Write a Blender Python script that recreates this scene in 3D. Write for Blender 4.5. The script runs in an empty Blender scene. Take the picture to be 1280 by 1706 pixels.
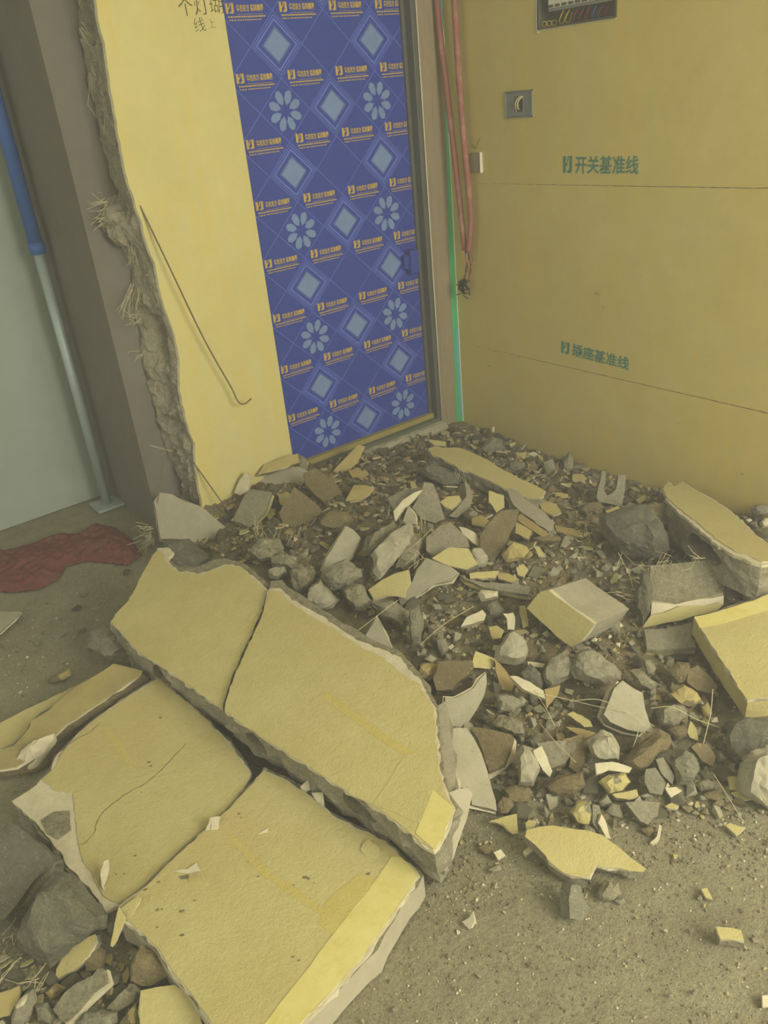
import bpy, bmesh, math, random
from mathutils import Vector, Matrix, noise
from mathutils.geometry import tessellate_polygon
rad = math.radians
SC = bpy.context.scene
COL = SC.collection

# ---------------------------------------------------------------- camera
CAM_F = 1359.789            # focal length in pixels of the 1280x1706 frame
CAM_R = Matrix([[0.7811804, 0.3470884, -0.5189285], [-0.617555, 0.3077065, -0.7238387], [-0.0915583, 0.8859156, 0.4547204]])
CAM_C = Vector([-2.80836, -3.09403, 1.66991])
cd = bpy.data.cameras.new('camera'); cam = bpy.data.objects.new('camera', cd); COL.objects.link(cam)
cd.sensor_fit = 'VERTICAL'; cd.sensor_height = 36.0; cd.sensor_width = 27.0
cd.lens = CAM_F / 1706 * 36.0
cd.clip_start = 0.02
cam.matrix_world = Matrix.Translation(CAM_C) @ CAM_R.to_4x4()
SC.camera = cam

# ---------------------------------------------------------------- light
SC.view_settings.view_transform = 'Standard'; SC.view_settings.look = 'None'
SC.view_settings.gamma = 1.0; SC.view_settings.use_curve_mapping = False
SC.view_settings.exposure = 0.40
w = bpy.data.worlds.new('world'); SC.world = w; w.use_nodes = True
w.node_tree.nodes['Background'].inputs[0].default_value = (1.0, 1.0, 0.84, 1)
w.node_tree.nodes['Background'].inputs[1].default_value = 0.85
def area_light(name, loc, target, sx, sy, power, col):
    l = bpy.data.lights.new(name, 'AREA'); l.shape = 'RECTANGLE'; l.size = sx; l.size_y = sy
    l.energy = power; l.color = col
    o = bpy.data.objects.new(name, l); COL.objects.link(o); o.location = loc
    o.rotation_euler = (Vector(target) - Vector(loc)).to_track_quat('-Z', 'Y').to_euler()
    return o
# daylight from the open balcony side behind the photographer, and from the window of the next room
area_light('balcony_daylight', (-0.9, -5.2, 2.35), (-1.5, -0.6, 0.2), 2.2, 1.6, 172, (1.0, 0.99, 0.88))
area_light('side_room_daylight', (-4.6, 0.0, 1.5), (-2.2, 0.7, 0.7), 0.8, 1.0, 9, (0.86, 0.97, 1.0))

# ---------------------------------------------------------------- helpers
def srgb(r, g, b):
    f = lambda c: ((c/255+0.055)/1.055)**2.4 if c > 10 else c/255/12.92
    return (f(r), f(g), f(b), 1)

def mat(name, c1, c2, scale=6.0, rough=0.9, bump=0.25, bscale=60.0, c3=None, speck=None, streak=None, spec=0.25):
    """noise mix of two colours, fine relief, optional specks and vertical streaks"""
    m = bpy.data.materials.new(name); m.use_nodes = True
    nt = m.node_tree; N = nt.nodes; L = nt.links
    b = N['Principled BSDF']; b.inputs['Roughness'].default_value = rough
    b.inputs['Specular IOR Level'].default_value = spec
    tc = N.new('ShaderNodeTexCoord')
    def nz(s, det=4, vec=None):
        n = N.new('ShaderNodeTexNoise'); n.inputs['Scale'].default_value = s; n.inputs['Detail'].default_value = det
        n.inputs['Roughness'].default_value = 0.85
        L.new(vec or tc.outputs['Object'], n.inputs['Vector']); return n
    def mix(fac, a, bb):
        x = N.new('ShaderNodeMix'); x.data_type = 'RGBA'
        L.new(fac, x.inputs[0])
        for i, v in ((6, a), (7, bb)):
            if isinstance(v, tuple): x.inputs[i].default_value = v
            else: L.new(v, x.inputs[i])
        return x.outputs[2]
    def ramp(src, lo, hi):
        r = N.new('ShaderNodeMapRange'); r.inputs[1].default_value = lo; r.inputs[2].default_value = hi
        L.new(src, r.inputs[0]); return r.outputs[0]
    n1 = nz(scale)
    col = mix(ramp(n1.outputs[0], 0.32, 0.68), srgb(*c1), srgb(*c2))
    if streak:
        mp = N.new('ShaderNodeMapping'); mp.inputs['Scale'].default_value = streak[1]
        L.new(tc.outputs['Object'], mp.inputs[0])
        ns = nz(1.0, 5, mp.outputs[0])
        col = mix(ramp(ns.outputs[0], 0.48, 0.72), col, srgb(*streak[0]))
    if c3:
        n3 = nz(scale*0.35, 5)
        col = mix(ramp(n3.outputs[0], 0.52, 0.7), col, srgb(*c3))
    if speck:
        v = N.new('ShaderNodeTexNoise'); v.inputs['Scale'].default_value = speck[1]; v.inputs['Detail'].default_value = 3
        v.inputs['Roughness'].default_value = 0.8
        L.new(tc.outputs['Object'], v.inputs['Vector'])
        col = mix(ramp(v.outputs[0], speck[2], speck[2]+0.08), col, srgb(*speck[0]))
    if bump >= .8:      # coarse aggregate grain
        gn = nz(150, 2); mr = N.new('ShaderNodeMapRange'); mr.inputs[1].default_value = .3; mr.inputs[2].default_value = .7
        mr.inputs[3].default_value = .76; mr.inputs[4].default_value = 1.20; L.new(gn.outputs[0], mr.inputs[0])
        vm = N.new('ShaderNodeVectorMath'); vm.operation = 'SCALE'; L.new(col, vm.inputs[0]); L.new(mr.outputs[0], vm.inputs['Scale']); col = vm.outputs[0]
    L.new(col, b.inputs['Base Color'])
    nb = nz(bscale, 5)
    bp = N.new('ShaderNodeBump'); bp.inputs['Strength'].default_value = bump; bp.inputs['Distance'].default_value = 0.01
    L.new(nb.outputs[0], bp.inputs['Height']); L.new(bp.outputs[0], b.inputs['Normal'])
    return m

def flat(name, c, rough=0.7, metal=0.0, spec=0.3):
    m = bpy.data.materials.new(name); m.use_nodes = True; N = m.node_tree.nodes; b = N['Principled BSDF']
    b.inputs['Roughness'].default_value = rough; b.inputs['Metallic'].default_value = metal
    b.inputs['Specular IOR Level'].default_value = spec
    n = N.new('ShaderNodeTexNoise'); n.inputs['Scale'].default_value = 9; n.inputs['Detail'].default_value = 4
    tc = N.new('ShaderNodeTexCoord'); m.node_tree.links.new(tc.outputs['Object'], n.inputs['Vector'])
    x = N.new('ShaderNodeMix'); x.data_type = 'RGBA'; m.node_tree.links.new(n.outputs[0], x.inputs[0])
    x.inputs[6].default_value = srgb(*[k*0.9 for k in c]); x.inputs[7].default_value = srgb(*[min(255, k*1.08) for k in c])
    m.node_tree.links.new(x.outputs[2], b.inputs['Base Color'])
    return m

M = {}
M['stub_paint'] = mat('yellow_stub_paint', (206,192,124), (196,182,114), 3.0, 0.85, 0.10, 45, streak=((206,184,96), (9,9,0.7)), c3=(202,188,130))
M['wall_paint'] = mat('yellow_wall_paint', (196,178,104), (186,166,90), 2.2, 0.85, 0.16, 55, c3=(184,170,108), streak=((198,172,82), (7,7,0.5)))
M['slab_paint'] = mat('yellow_slab_paint', (202,187,122), (190,175,108), 4.0, 0.85, 0.75, 80, c3=(198,176,112), speck=((150,130,78), 60, 0.74))
M['old_paint'] = mat('dusty_yellow_paint', (172,154,94), (154,138,84), 9.0, 0.9, 0.3, 80, c3=(140,124,84))
M['tape'] = mat('bright_yellow_strip', (206,193,120), (198,183,108), 9.0, 0.6, 0.10, 30, streak=((190,172,84), (14,14,14)))
M['faintstreak'] = mat('faint_yellow_streak', (204,186,106), (196,176,94), 14.0, 0.85, 0.75, 80, c3=(200,180,112))
M['white'] = mat('pale_plaster', (214,202,162), (190,178,140), 20.0, 0.9, 0.5, 120)
M['gray'] = mat('grey_block_core', (164,155,124), (138,130,102), 18.0, 0.95, 0.9, 70, speck=((106,98,72), 105, 0.61))
M['rough'] = mat('rough_grey_concrete', (166,157,122), (122,114,84), 30.0, 0.95, 1.0, 55, c3=(144,131,94), speck=((92,84,58), 95, 0.60))
M['smooth'] = mat('smooth_grey_block_face', (172,163,132), (154,146,116), 9.0, 0.9, 0.5, 90, speck=((122,114,88), 120, 0.62))
M['dark'] = mat('dark_grey_concrete', (124,119,94), (100,96,74), 18.0, 0.95, 1.0, 60, speck=((150,145,118), 95, 0.60))
M['brown'] = mat('dust_brown_concrete', (142,126,86), (114,101,68), 20.0, 0.95, 1.0, 60, c3=(150,134,92), speck=((166,150,108), 80, 0.60))
M['wood'] = mat('orange_yellow_backing', (162,140,86), (146,126,76), 12.0, 0.9, 0.3, 90)
M['end'] = mat('pale_grey_joint_face', (184,174,142), (168,158,128), 7.0, 0.85, 0.2, 90, c3=(180,164,134))
M['dirt'] = mat('cement_dust_floor', (150,142,108), (132,124,92), 7.0, 0.97, 0.9, 42, c3=(130,120,88), speck=((100,91,64), 70, 0.61))
M['heap'] = mat('rubble_dirt', (140,126,88), (118,104,70), 14.0, 0.97, 1.0, 60, c3=(150,138,98))
M['cement'] = mat('bare_cement_wall', (118,112,96), (108,100,84), 2.0, 0.95, 0.2, 40)
M['stubcore'] = mat('broken_wall_core', (172,162,132), (140,130,102), 22.0, 0.95, 1.0, 60, c3=(156,146,116), speck=((112,104,80), 90, 0.60))
M['jamb'] = mat('beige_jamb_plaster', (150,134,100), (138,122,90), 5.0, 0.9, 0.15, 60, streak=((128,112,80), (20,20,1)))
M['backwall'] = mat('pale_green_back_wall', (160,166,146), (148,154,134), 1.6, 0.8, 0.08, 20)
M['film'] = mat('blue_door_film', (42,60,142), (46,64,138), 2.2, 0.45, 0.12, 9, c3=(58,60,134))
M['film_light'] = flat('film_pale_blue_print', (112,134,168), 0.5)
M['film_line'] = flat('film_line_print', (92,108,184), 0.5)
M['film_gold'] = flat('film_gold_lettering', (190,158,70), 0.5)
M['steel'] = flat('dark_grey_steel', (92,90,78), 0.5, 0.2)
M['sill'] = flat('brass_yellow_sill', (150,134,72), 0.5)
M['sillg'] = flat('green_grey_sill', (92,96,72), 0.6)
M['greentape'] = flat('green_tape', (76,164,100), 0.45)
M['tealtape'] = flat('teal_tape', (92,158,152), 0.45)
M['whiteedge'] = flat('white_bead', (206,200,170), 0.6)
M['red'] = mat('red_conduit_sleeve', (152,86,68), (142,94,74), 9.0, 0.6, 0.15, 50, c3=(176,140,112))
M['orange'] = flat('orange_wire', (214,120,40), 0.4)
M['blackwire'] = flat('black_wire', (40,38,30), 0.5)
M['bluewire'] = flat('blue_wire', (70,96,150), 0.4)
M['yellowwire'] = flat('yellow_wire', (196,168,40), 0.4)
M['redwire'] = flat('red_wire', (140,44,40), 0.4)
M['metal'] = flat('grey_box_metal', (128,128,112), 0.5, 0.1)
M['metald'] = flat('dark_box_inside', (84,80,58), 0.8)
M['cable'] = flat('cream_cable', (200,184,130), 0.5)
M['stencil'] = flat('green_stencil_ink', (72,118,92), 0.8)
M['ink'] = flat('black_marker_ink', (66,56,34), 0.8)
M['pencil'] = flat('line_ink', (104,86,44), 0.9)
M['rust'] = flat('rusty_steel_wire', (112,96,72), 0.7, 0.1)
M['straw'] = flat('pale_fibre', (186,174,128), 0.8)
M['poleblue'] = flat('blue_paint', (52,92,150), 0.5)
M['polesteel'] = flat('galvanised_steel', (168,178,166), 0.45, 0.3)
M['redcloth'] = mat('red_cloth', (118,60,50), (100,50,42), 12.0, 0.8, 0.5, 70, c3=(120,80,62))
M['whiteplastic'] = flat('white_plastic', (214,208,180), 0.5)
M['bluegray'] = mat('bluish_grey_mortar', (150,144,114), (122,117,91), 24.0, 0.95, 1.0, 60, speck=((172,170,142), 100, 0.60))
M['ceil'] = mat('bare_ceiling', (222,220,206), (210,208,192), 2.0, 0.95, 0.2, 30)

def link(name, me, mats, parent=None, loc=None):
    o = bpy.data.objects.new(name, me); COL.objects.link(o)
    for m in mats: me.materials.append(M[m] if isinstance(m, str) else m)
    if parent: o.parent = parent
    if loc is not None: o.location = loc
    return o
def from_bm(name, bm, mats, parent=None, loc=None, normals=True):
    if normals: bmesh.ops.recalc_face_normals(bm, faces=bm.faces)
    me = bpy.data.meshes.new(name); bm.to_mesh(me); bm.free()
    return link(name, me, mats, parent, loc)
def tag(o, label=None, cat=None, group=None, kind=None):
    if label: o['label'] = label
    if cat: o['category'] = cat
    if group: o['group'] = group
    if kind: o['kind'] = kind
    return o
def empty(name, loc, label=None, cat=None, group=None, kind=None):
    o = bpy.data.objects.new(name, None); COL.objects.link(o); o.location = loc; o.empty_display_size = 0.05
    return tag(o, label, cat, group, kind)
def add_box(bm, lo, hi, mi=0, bev=0):
    lo = Vector(lo); hi = Vector(hi)
    r = bmesh.ops.create_cube(bm, size=1.0)
    for v in r['verts']:
        v.co = Vector(((v.co.x+.5)*(hi.x-lo.x)+lo.x, (v.co.y+.5)*(hi.y-lo.y)+lo.y, (v.co.z+.5)*(hi.z-lo.z)+lo.z))
    fs = {f for v in r['verts'] for f in v.link_faces}
    for f in fs: f.material_index = mi
    if bev:
        es = list({e for v in r['verts'] for e in v.link_edges})
        q = bmesh.ops.bevel(bm, geom=es, offset=bev, segments=2, affect='EDGES', profile=0.5)
        for f in q['faces']: f.material_index = mi
def box(name, lo, hi, m, parent=None, bev=0):
    bm = bmesh.new(); add_box(bm, lo, hi, 0, bev); return from_bm(name, bm, [m], parent)
def add_tube(bm, pts, r, seg=8, mi=0, r2=None):
    pts = [Vector(p) for p in pts]; rings = []
    up = Vector((0.13, 0.27, 1)).normalized()
    for i, p in enumerate(pts):
        d = (pts[min(i+1, len(pts)-1)] - pts[max(i-1, 0)]).normalized()
        s = d.cross(up)
        if s.length < .1: s = d.cross(Vector((1, 0, 0)))
        s.normalize(); t = s.cross(d)
        rr = r if r2 is None else r + (r2-r)*i/(len(pts)-1)
        rings.append([bm.verts.new(p + (s*math.cos(2*math.pi*k/seg) + t*math.sin(2*math.pi*k/seg))*rr) for k in range(seg)])
    for a, b in zip(rings, rings[1:]):
        for k in range(seg):
            f = bm.faces.new((a[k], a[(k+1) % seg], b[(k+1) % seg], b[k])); f.material_index = mi; f.smooth = seg > 4
    for rg in (rings[0][::-1], rings[-1]):
        f = bm.faces.new(rg); f.material_index = mi
def curve_pts(pts, n=6):
    """Catmull-Rom through the points"""
    P = [Vector(p) for p in pts]; P = [P[0]*2-P[1]] + P + [P[-1]*2-P[-2]]; out = []
    for i in range(1, len(P)-2):
        for k in range(n):
            t = k/n; a, b, c, d = P[i-1], P[i], P[i+1], P[i+2]
            out.append(0.5*((2*b) + (c-a)*t + (2*a-5*b+4*c-d)*t*t + (3*b-a-3*c+d)*t**3))
    out.append(P[-2]); return out
def tube(name, pts, r, m, parent=None, seg=8, smooth=6, r2=None):
    bm = bmesh.new(); add_tube(bm, curve_pts(pts, smooth) if smooth else pts, r, seg, 0, r2)
    return from_bm(name, bm, [m], parent)

# real positions are measured by sighting through the camera onto known planes
def ray(px, py): return CAM_R @ Vector(((px-640)/CAM_F, -(py-853)/CAM_F, -1.0))
def on_plane(px, py, p0, n):
    d = ray(px, py); return CAM_C + d*((p0-CAM_C).dot(n)/d.dot(n))
def at_x(px, py, x=0.0): return on_plane(px, py, Vector((x, 0, 0)), Vector((1, 0, 0)))
def at_y(px, py, y=0.0): return on_plane(px, py, Vector((0, y, 0)), Vector((0, 1, 0)))
def at_z(px, py, z=0.0): return on_plane(px, py, Vector((0, 0, z)), Vector((0, 0, 1)))
# zoomed sheets in which outlines were measured: origin and pixel size
SHEET = {'P': (0, 0, 1), 'A': (0, 800, .375), 'B': (340, 680, .3125), 'C': (640, 680, .3125), 'D': (900, 740, .296875),
         'E': (540, 980, .3125), 'F': (880, 1040, .3125), 'G': (0, 1240, .359375), 'H': (380, 1240, .375), 'I': (780, 1280, .390625)}
def px(sheet, s):
    ox, oy, k = SHEET[sheet]
    return [(ox+float(a)*k, oy+float(b)*k) for a, b in (q.split(',') for q in s.split())]

TO_CAM = Vector((-0.62, -0.785, 0)); IM_RIGHT = Vector((0.785, -0.62, 0))
def normal(a, t):
    a, t = rad(a), rad(t)
    return (Vector((0, 0, 1))*math.cos(t) + (TO_CAM*math.cos(a) + IM_RIGHT*math.sin(a))*math.sin(t)).normalized()

# ground relief under the heap, from sighted points (pixel x, pixel y, height)
GP = []
for q in ("330,835,.14 400,800,.15 487,765,.16 560,765,.12 640,740,.09 735,705,.07 800,712,.05 900,755,.03 1000,782,.04 1100,810,.04 "
          "1200,842,.04 1280,852,.06 600,830,.14 700,900,.13 560,960,.09 800,950,.11 850,850,.10 950,900,.09 900,1050,.08 750,1100,.07 "
          "1000,1100,.06 1100,1150,.04 850,1200,.03 1200,1250,.01 700,800,.12 1000,950,.07 1150,950,.06 1280,1000,.05 450,900,.13 400,930,.09 "
          "500,900,.13 600,1040,.06 700,1150,.03 780,1250,.01 900,1280,.005 1100,1290,.005 "
          "780,1360,0 900,1390,0 1000,1390,0 1100,1400,0 1280,1360,0 1280,1706,0 640,1706,0 760,1500,0 1000,1600,0 100,1100,0 0,1000,0 "
          "150,960,0 0,915,0 180,840,0 240,920,0 320,900,.03 280,960,0 0,1450,0 100,1706,0 400,1200,0 300,1100,0 500,1300,0 600,1200,0 "
          "500,1080,.01 400,1050,0 650,1300,0 500,1500,0 300,1400,0 150,1300,0 100,1550,.01 400,1600,0 1150,1550,0 850,1700,0").split():
    x, y, z = map(float, q.split(',')); p = at_z(x, y, z); GP.append((p.x, p.y, z))
GP += [(-.5, -2.45, 0), (-.2, -2.35, 0), (-.9, -2.5, 0), (-.05, -2.6, 0), (-.7, -2.6, 0), (-.35, -2.7, 0), (-.1, -2.15, .02), (-.45, -2.25, .01)]
def ground(x, y):
    if y > 0.02: return 0.0
    sw = s = 0
    for a, b, z in GP:
        d = (a-x)**2 + (b-y)**2 + 1e-4
        k = 1/d**1.8; sw += k; s += k*z
    return s/sw
def hit_ground(pxx, pyy, off=0.0):
    z = 0.05
    for _ in range(14):
        p = at_z(pxx, pyy, z + off); z = z*0.4 + ground(p.x, p.y)*0.6
    p = at_z(pxx, pyy, z+off)
    if p.y > -.05 and pxx > 340: p = at_y(pxx, pyy, -.055)       # keep pieces in front of the door wall
    if p.x > -.035: p = at_x(pxx, pyy, -.04)
    return p, z

# ================================================================ setting
H = 2.75
HAZE_DENSITY = 0.05
# floor with shallow relief
def grid_mesh(name, xs, ys, hf, m):
    bm = bmesh.new(); V = [[bm.verts.new((x, y, hf(x, y))) for x in xs] for y in ys]
    for j in range(len(ys)-1):
        for i in range(len(xs)-1):
            f = bm.faces.new((V[j][i], V[j][i+1], V[j+1][i+1], V[j+1][i])); f.smooth = True
    return from_bm(name, bm, [m], None, None, False)
def frange(a, b, n): return [a + (b-a)*i/n for i in range(n+1)]
def fz(x, y):
    return (noise.noise(Vector((x*3, y*3, 0)))*0.004 + noise.noise(Vector((x*14, y*14, 3)))*0.0025 + noise.noise(Vector((x*45, y*45, 7)))*0.0016)
fl = grid_mesh('floor', frange(-4.6, 0.05, 230), frange(-5.6, 0.95, 300), lambda x, y: fz(x, y)-0.004, 'dirt')
tag(fl, kind='structure')
# rubble bed (packed dust and crumbs under the loose pieces)
def bed(x, y):
    g = ground(x, y)
    if g < 0.012: return -0.02 + g
    return g - 0.006 + 0.016*noise.noise(Vector((x*12, y*12, 1))) + 0.012*noise.noise(Vector((x*32, y*32, 4))) + 0.006*noise.noise(Vector((x*80, y*80, 9)))
hb = grid_mesh('rubble_bed', frange(-2.1, -0.002, 190), frange(-2.55, -0.002, 220), bed, 'heap')
tag(hb, 'packed brown dust and crumbs forming the bed of the rubble heap before the blue door', 'rubble', kind='stuff')

# right wall: cells around the two recesses
wr = empty('wall_right', (0, 0, 0), kind='structure')
DB = (-0.927, -0.552, 1.838, 2.10)      # distribution box opening y0,y1,z0,z1
SB = (-0.521, -0.366, 1.526, 1.628)     # junction box opening
bm = bmesh.new()
ys = sorted({-5.6, DB[0], DB[1], SB[0], SB[1], 0.0}); zs = sorted({0.0, DB[2], DB[3], SB[2], SB[3], H})
for i in range(len(ys)-1):
    for j in range(len(zs)-1):
        cy, cz = (ys[i]+ys[i+1])/2, (zs[j]+zs[j+1])/2
        if any(b[0] < cy < b[1] and b[2] < cz < b[3] for b in (DB, SB)): continue
        q = [(0, ys[i], zs[j]), (0, ys[i], zs[j+1]), (0, ys[i+1], zs[j+1]), (0, ys[i+1], zs[j])]
        bm.faces.new([bm.verts.new(c) for c in q])
bmesh.ops.remove_doubles(bm, verts=bm.verts, dist=1e-5)
r = bmesh.ops.extrude_face_region(bm, geom=list(bm.faces))
for v in r['geom']:
    if isinstance(v, bmesh.types.BMVert): v.co.x += 0.16
from_bm('wall_face', bm, ['wall_paint'], wr)

def text_obj(name, s, size, origin, xdir, ydir, m, parent=None, depth=0.0004, bold=0.0, width=None, kind=None):
    """lettering: flat print lying on a surface; origin = lower left corner"""
    c = bpy.data.curves.new('lettering', 'FONT'); c.body = s; c.size = size; c.extrude = depth; c.offset = bold; c.resolution_u = 2
    t = bpy.data.objects.new('t', c); COL.objects.link(t)
    me = bpy.data.meshes.new_from_object(t.evaluated_get(bpy.context.evaluated_depsgraph_get()))
    bpy.data.objects.remove(t); bpy.data.curves.remove(c)
    xs = [v.co.x for v in me.vertices]; y0 = min(v.co.y for v in me.vertices); x0 = min(xs)
    k = width/(max(xs)-x0) if width else 1.0
    xd, yd = Vector(xdir).normalized(), Vector(ydir).normalized(); nd = xd.cross(yd)
    for v in me.vertices:
        p = v.co.copy(); v.co = xd*((p.x-x0)*k) + yd*((p.y-y0)) + nd*(p.z + depth*1.2)
    return link(name, me, [m], parent, origin)
# company mark: an H joined to a hooked J
MARK = [[(0,0),(.30,0),(.30,.42),(.42,.42),(.42,.60),(.30,.60),(.30,1),(0,1)],
        [(.42,.42),(.62,.95),(.62,1),(.50,1),(.42,.70)],
        [(.66,.18),(.66,1),(.95,1),(.95,.12),(.84,0),(.46,0),(.46,.18)]]
def add_mark(bm, o, xd, yd, w_, h_, mi=0):
    nd = xd.cross(yd)
    for poly in MARK:
        f = bm.faces.new([bm.verts.new(o + xd*(x*w_) + yd*(y*h_) + nd*0.0005) for x, y in poly]); f.material_index = mi
YN, ZP, XP = Vector((0, -1, 0)), Vector((0, 0, 1)), Vector((1, 0, 0))
for nm, s, y0, z0, zz, slope in (('stencil_lettering', '开关基准线', -0.748, 1.308, 0.066, -0.004), ('stencil_lettering', '插座基准线', -0.745, 0.548, 0.056, -0.045)):
    xd = Vector((0, -1, slope)).normalized(); yd = Vector((0, slope, 1)).normalized()
    text_obj(nm, s, zz*1.05, Vector((-0.0006, y0, z0)), xd, yd, 'stencil', wr, 0.0003, 0.0012, 0.305)
    bm = bmesh.new(); add_mark(bm, Vector((-0.0004, y0+0.064, z0+0.003)), xd, yd, 0.05, zz*0.97); from_bm('stencil_mark', bm, ['stencil'], wr, None, False)
# chalked/cut reference lines: a ragged, partly faded hairline
def hairline(name, p, q, wmin, wmax, seed, parent, nd, m, fade=0.3):
    bm = bmesh.new(); rng = random.Random(seed); n = 160; p, q = Vector(p), Vector(q); up = nd.cross((q-p).normalized())
    prev = None
    for i in range(n+1):
        t = i/n; c = p.lerp(q, t) + up*(noise.noise(Vector((t*60, seed, 0)))*0.002)
        w_ = max(0.0003, (wmin + (wmax-wmin)*t)*(0.6+0.7*noise.noise(Vector((t*90, seed, 5)))))
        a, b = bm.verts.new(c+up*w_+nd*0.0006), bm.verts.new(c-up*w_+nd*0.0006)
        if prev and not (t < fade and rng.random() < 0.25): bm.faces.new((prev[0], a, b, prev[1]))
        prev = (a, b)
    return from_bm(name, bm, [m], parent, None, False)
NX = Vector((-1, 0, 0))
hairline('reference_line', (0, -0.17, 1.262), (0, -2.4, 1.272), .0009, .0026, 3, wr, NX, 'pencil', 0.2)
hairline('reference_line', (0, -0.12, 0.488), (0, -2.6, 0.490), .0012, .0030, 8, wr, NX, 'pencil', 0.1)
bm = bmesh.new(); add_tube(bm, [(-.0008, -.155, 1.428), (-.0008, -.172, 1.407), (-.0008, -.206, 1.452)], .0012, 4); from_bm('tick_mark', bm, ['ink'], wr)
# paint blemishes: bruises and small knocks with their own shape
bm = bmesh.new(); rng = random.Random(5)
for (a, b, s) in [(995,490,.018),(1005,512,.012),(1068,460,.006),(1175,610,.006),(1130,705,.007),(815,610,.016),(800,482,.01),(1238,790,.012),(1122,765,.005),(865,595,.01)]:
    c = at_x(a, b, -0.0004)
    vs = [bm.verts.new(c + Vector((0, math.cos(t)*s*rng.uniform(.4, 1.1), math.sin(t)*s*rng.uniform(.15, .5)))) for t in [k*math.pi/4 for k in range(8)]]
    bm.faces.new(vs)
from_bm('scuff', bm, ['old_paint'], wr, None, False)

# distribution box in the wall
db = empty('distribution_box', (0, -0.74, 1.84), 'open distribution box with breakers and loose wires let into the yellow right wall', 'fuse box')
db_l = Vector((0, 0.74, -1.84))
def sub(name, fn, mats, parent, loc, normals=True):
    bm = bmesh.new(); fn(bm); bmesh.ops.translate(bm, verts=bm.verts, vec=loc); return from_bm(name, bm, mats, parent, None, normals)
def f_(bm):
    y0, y1, z0, z1 = DB
    add_box(bm, (.075, y0, z0), (.08, y1, z1), 0)
    add_box(bm, (-.004, y0-.002, z0-.002), (.078, y0+.005, z1)); add_box(bm, (-.004, y1-.005, z0-.002), (.078, y1+.002, z1))
    add_box(bm, (-.004, y0, z0-.004), (.078, y1, z0+.003)); add_box(bm, (-.004, y0, z1-.004), (.078, y1, z1+.004))
sub('box_shell', f_, ['metald'], db, db_l)
def f_(bm):
    y0, y1, z0, z1 = DB; rng = random.Random(2)
    for (a, b) in (((y1-.004, z0-.014), (y1+.010, z1)), ((y0, z0-.007), (y1, z0-.001))):
        add_box(bm, (-.004, a[0], a[1]), (.002, b[0], b[1]), 0, .0015)
sub('plaster_rim', f_, ['white'], db, db_l)
rail = sub('breaker_rail', lambda bm: add_box(bm, (.004, -.905, 1.890), (.05, -.60, 1.899), 0, .002), ['metal'], db, db_l)
for k in range(9):
    y = -.615 - k*.033
    o = sub('breaker', lambda bm: add_box(bm, (.004, y-.0155, 1.900), (.06, y+.0155, 1.975), 0, .002), ['whiteplastic'], db, db_l)
    l = sub('terminal', lambda bm: add_box(bm, (-.001, y-.010, 1.903), (.006, y+.010, 1.912)), ['metald'], o, db_l)
    sub('switch_lever', lambda bm: add_box(bm, (-.010, y-.007, 1.93), (.006, y+.007, 1.946), 0, .002), ['metal'], o, db_l)
rng = random.Random(7)
for k, (y, m) in enumerate([(-.66,'yellowwire'),(-.69,'yellowwire'),(-.73,'redwire'),(-.76,'redwire'),(-.79,'redwire'),(-.82,'bluewire'),(-.85,'redwire'),(-.88,'redwire')]):
    tube('wire', [(.03, y, 1.895), (.015, y+.004, 1.872), (.02, y+.018, 1.852), (.045, y+.02, 1.848), (.055, y+.012, 1.88)], .0022, m, db, 6).location = -Vector((0, -.74, 1.84))
for k in range(3):
    c = Vector((.01, -.575-.02*k, 1.852)); pts = [c+Vector((.006*k, .012*math.cos(t), .009*math.sin(t))) for t in [j*.7 for j in range(10)]]
    tube('wire', pts, .0018, 'yellowwire', db, 5, 2).location = -Vector((0, -.74, 1.84))
# junction box
jb = empty('junction_box', (0, -0.443, 1.53), 'grey metal junction box with a curled cable set into the yellow right wall', 'junction box')
jl = Vector((0, .443, -1.53))
def f_(bm):
    y0, y1, z0, z1 = SB
    add_box(bm, (.03, y0, z0), (.034, y1, z1))
    for a, b in (((y0, z0), (y0+.004, z1)), ((y1-.004, z0), (y1, z1)), ((y0, z0), (y1, z0+.004)), ((y0, z1-.004), (y1, z1))):
        add_box(bm, (-.006, a[0], a[1]), (.032, b[0], b[1]))
    for yy in (-.405, -.425, -.468, -.49): add_box(bm, (-.002, yy-.0012, z0+.02), (.03, yy+.0012, z1-.02))
sub('box_shell', f_, ['metal'], jb, jl)
sub('plate', lambda bm: [add_box(bm, (.001, a, c), (.005, b, d)) for a, b, c, d in ((SB[0]+.005, -.468, SB[2]+.005, SB[3]-.005), (-.418, SB[1]-.005, SB[2]+.005, SB[3]-.005), (-.468, -.418, SB[2]+.005, 1.548), (-.468, -.418, 1.606, SB[3]-.005))], ['metal'], jb, jl)
sub('cavity', lambda bm: add_box(bm, (.018, -.468, 1.548), (.03, -.418, 1.606)), ['metald'], jb, jl)
for k in range(2):
    tube('cable', [(.02, -.425-.012*k, 1.552), (-.004, -.43-.012*k, 1.562), (-.012, -.437-.012*k, 1.585), (-.004, -.452-.012*k, 1.603), (.015, -.46-.010*k, 1.606)], .003, 'cable', jb, 6).location = -Vector((0, -.443, 1.53))
# small white wall plate behind the conduits
wp = empty('wall_plate', (0, -.178, 1.31), 'small white-edged blank plate on the yellow wall beside the red conduits', 'wall plate')
sub('plate', lambda bm: add_box(bm, (-.012, -.212, 1.312), (0, -.140, 1.392), 0, .002), ['jamb'], wp, Vector((0, .178, -1.31)))
sub('rim', lambda bm: add_box(bm, (-.015, -.216, 1.309), (0, -.211, 1.395), 0, .001), ['whiteplastic'], wp, Vector((0, .178, -1.31)))

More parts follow.
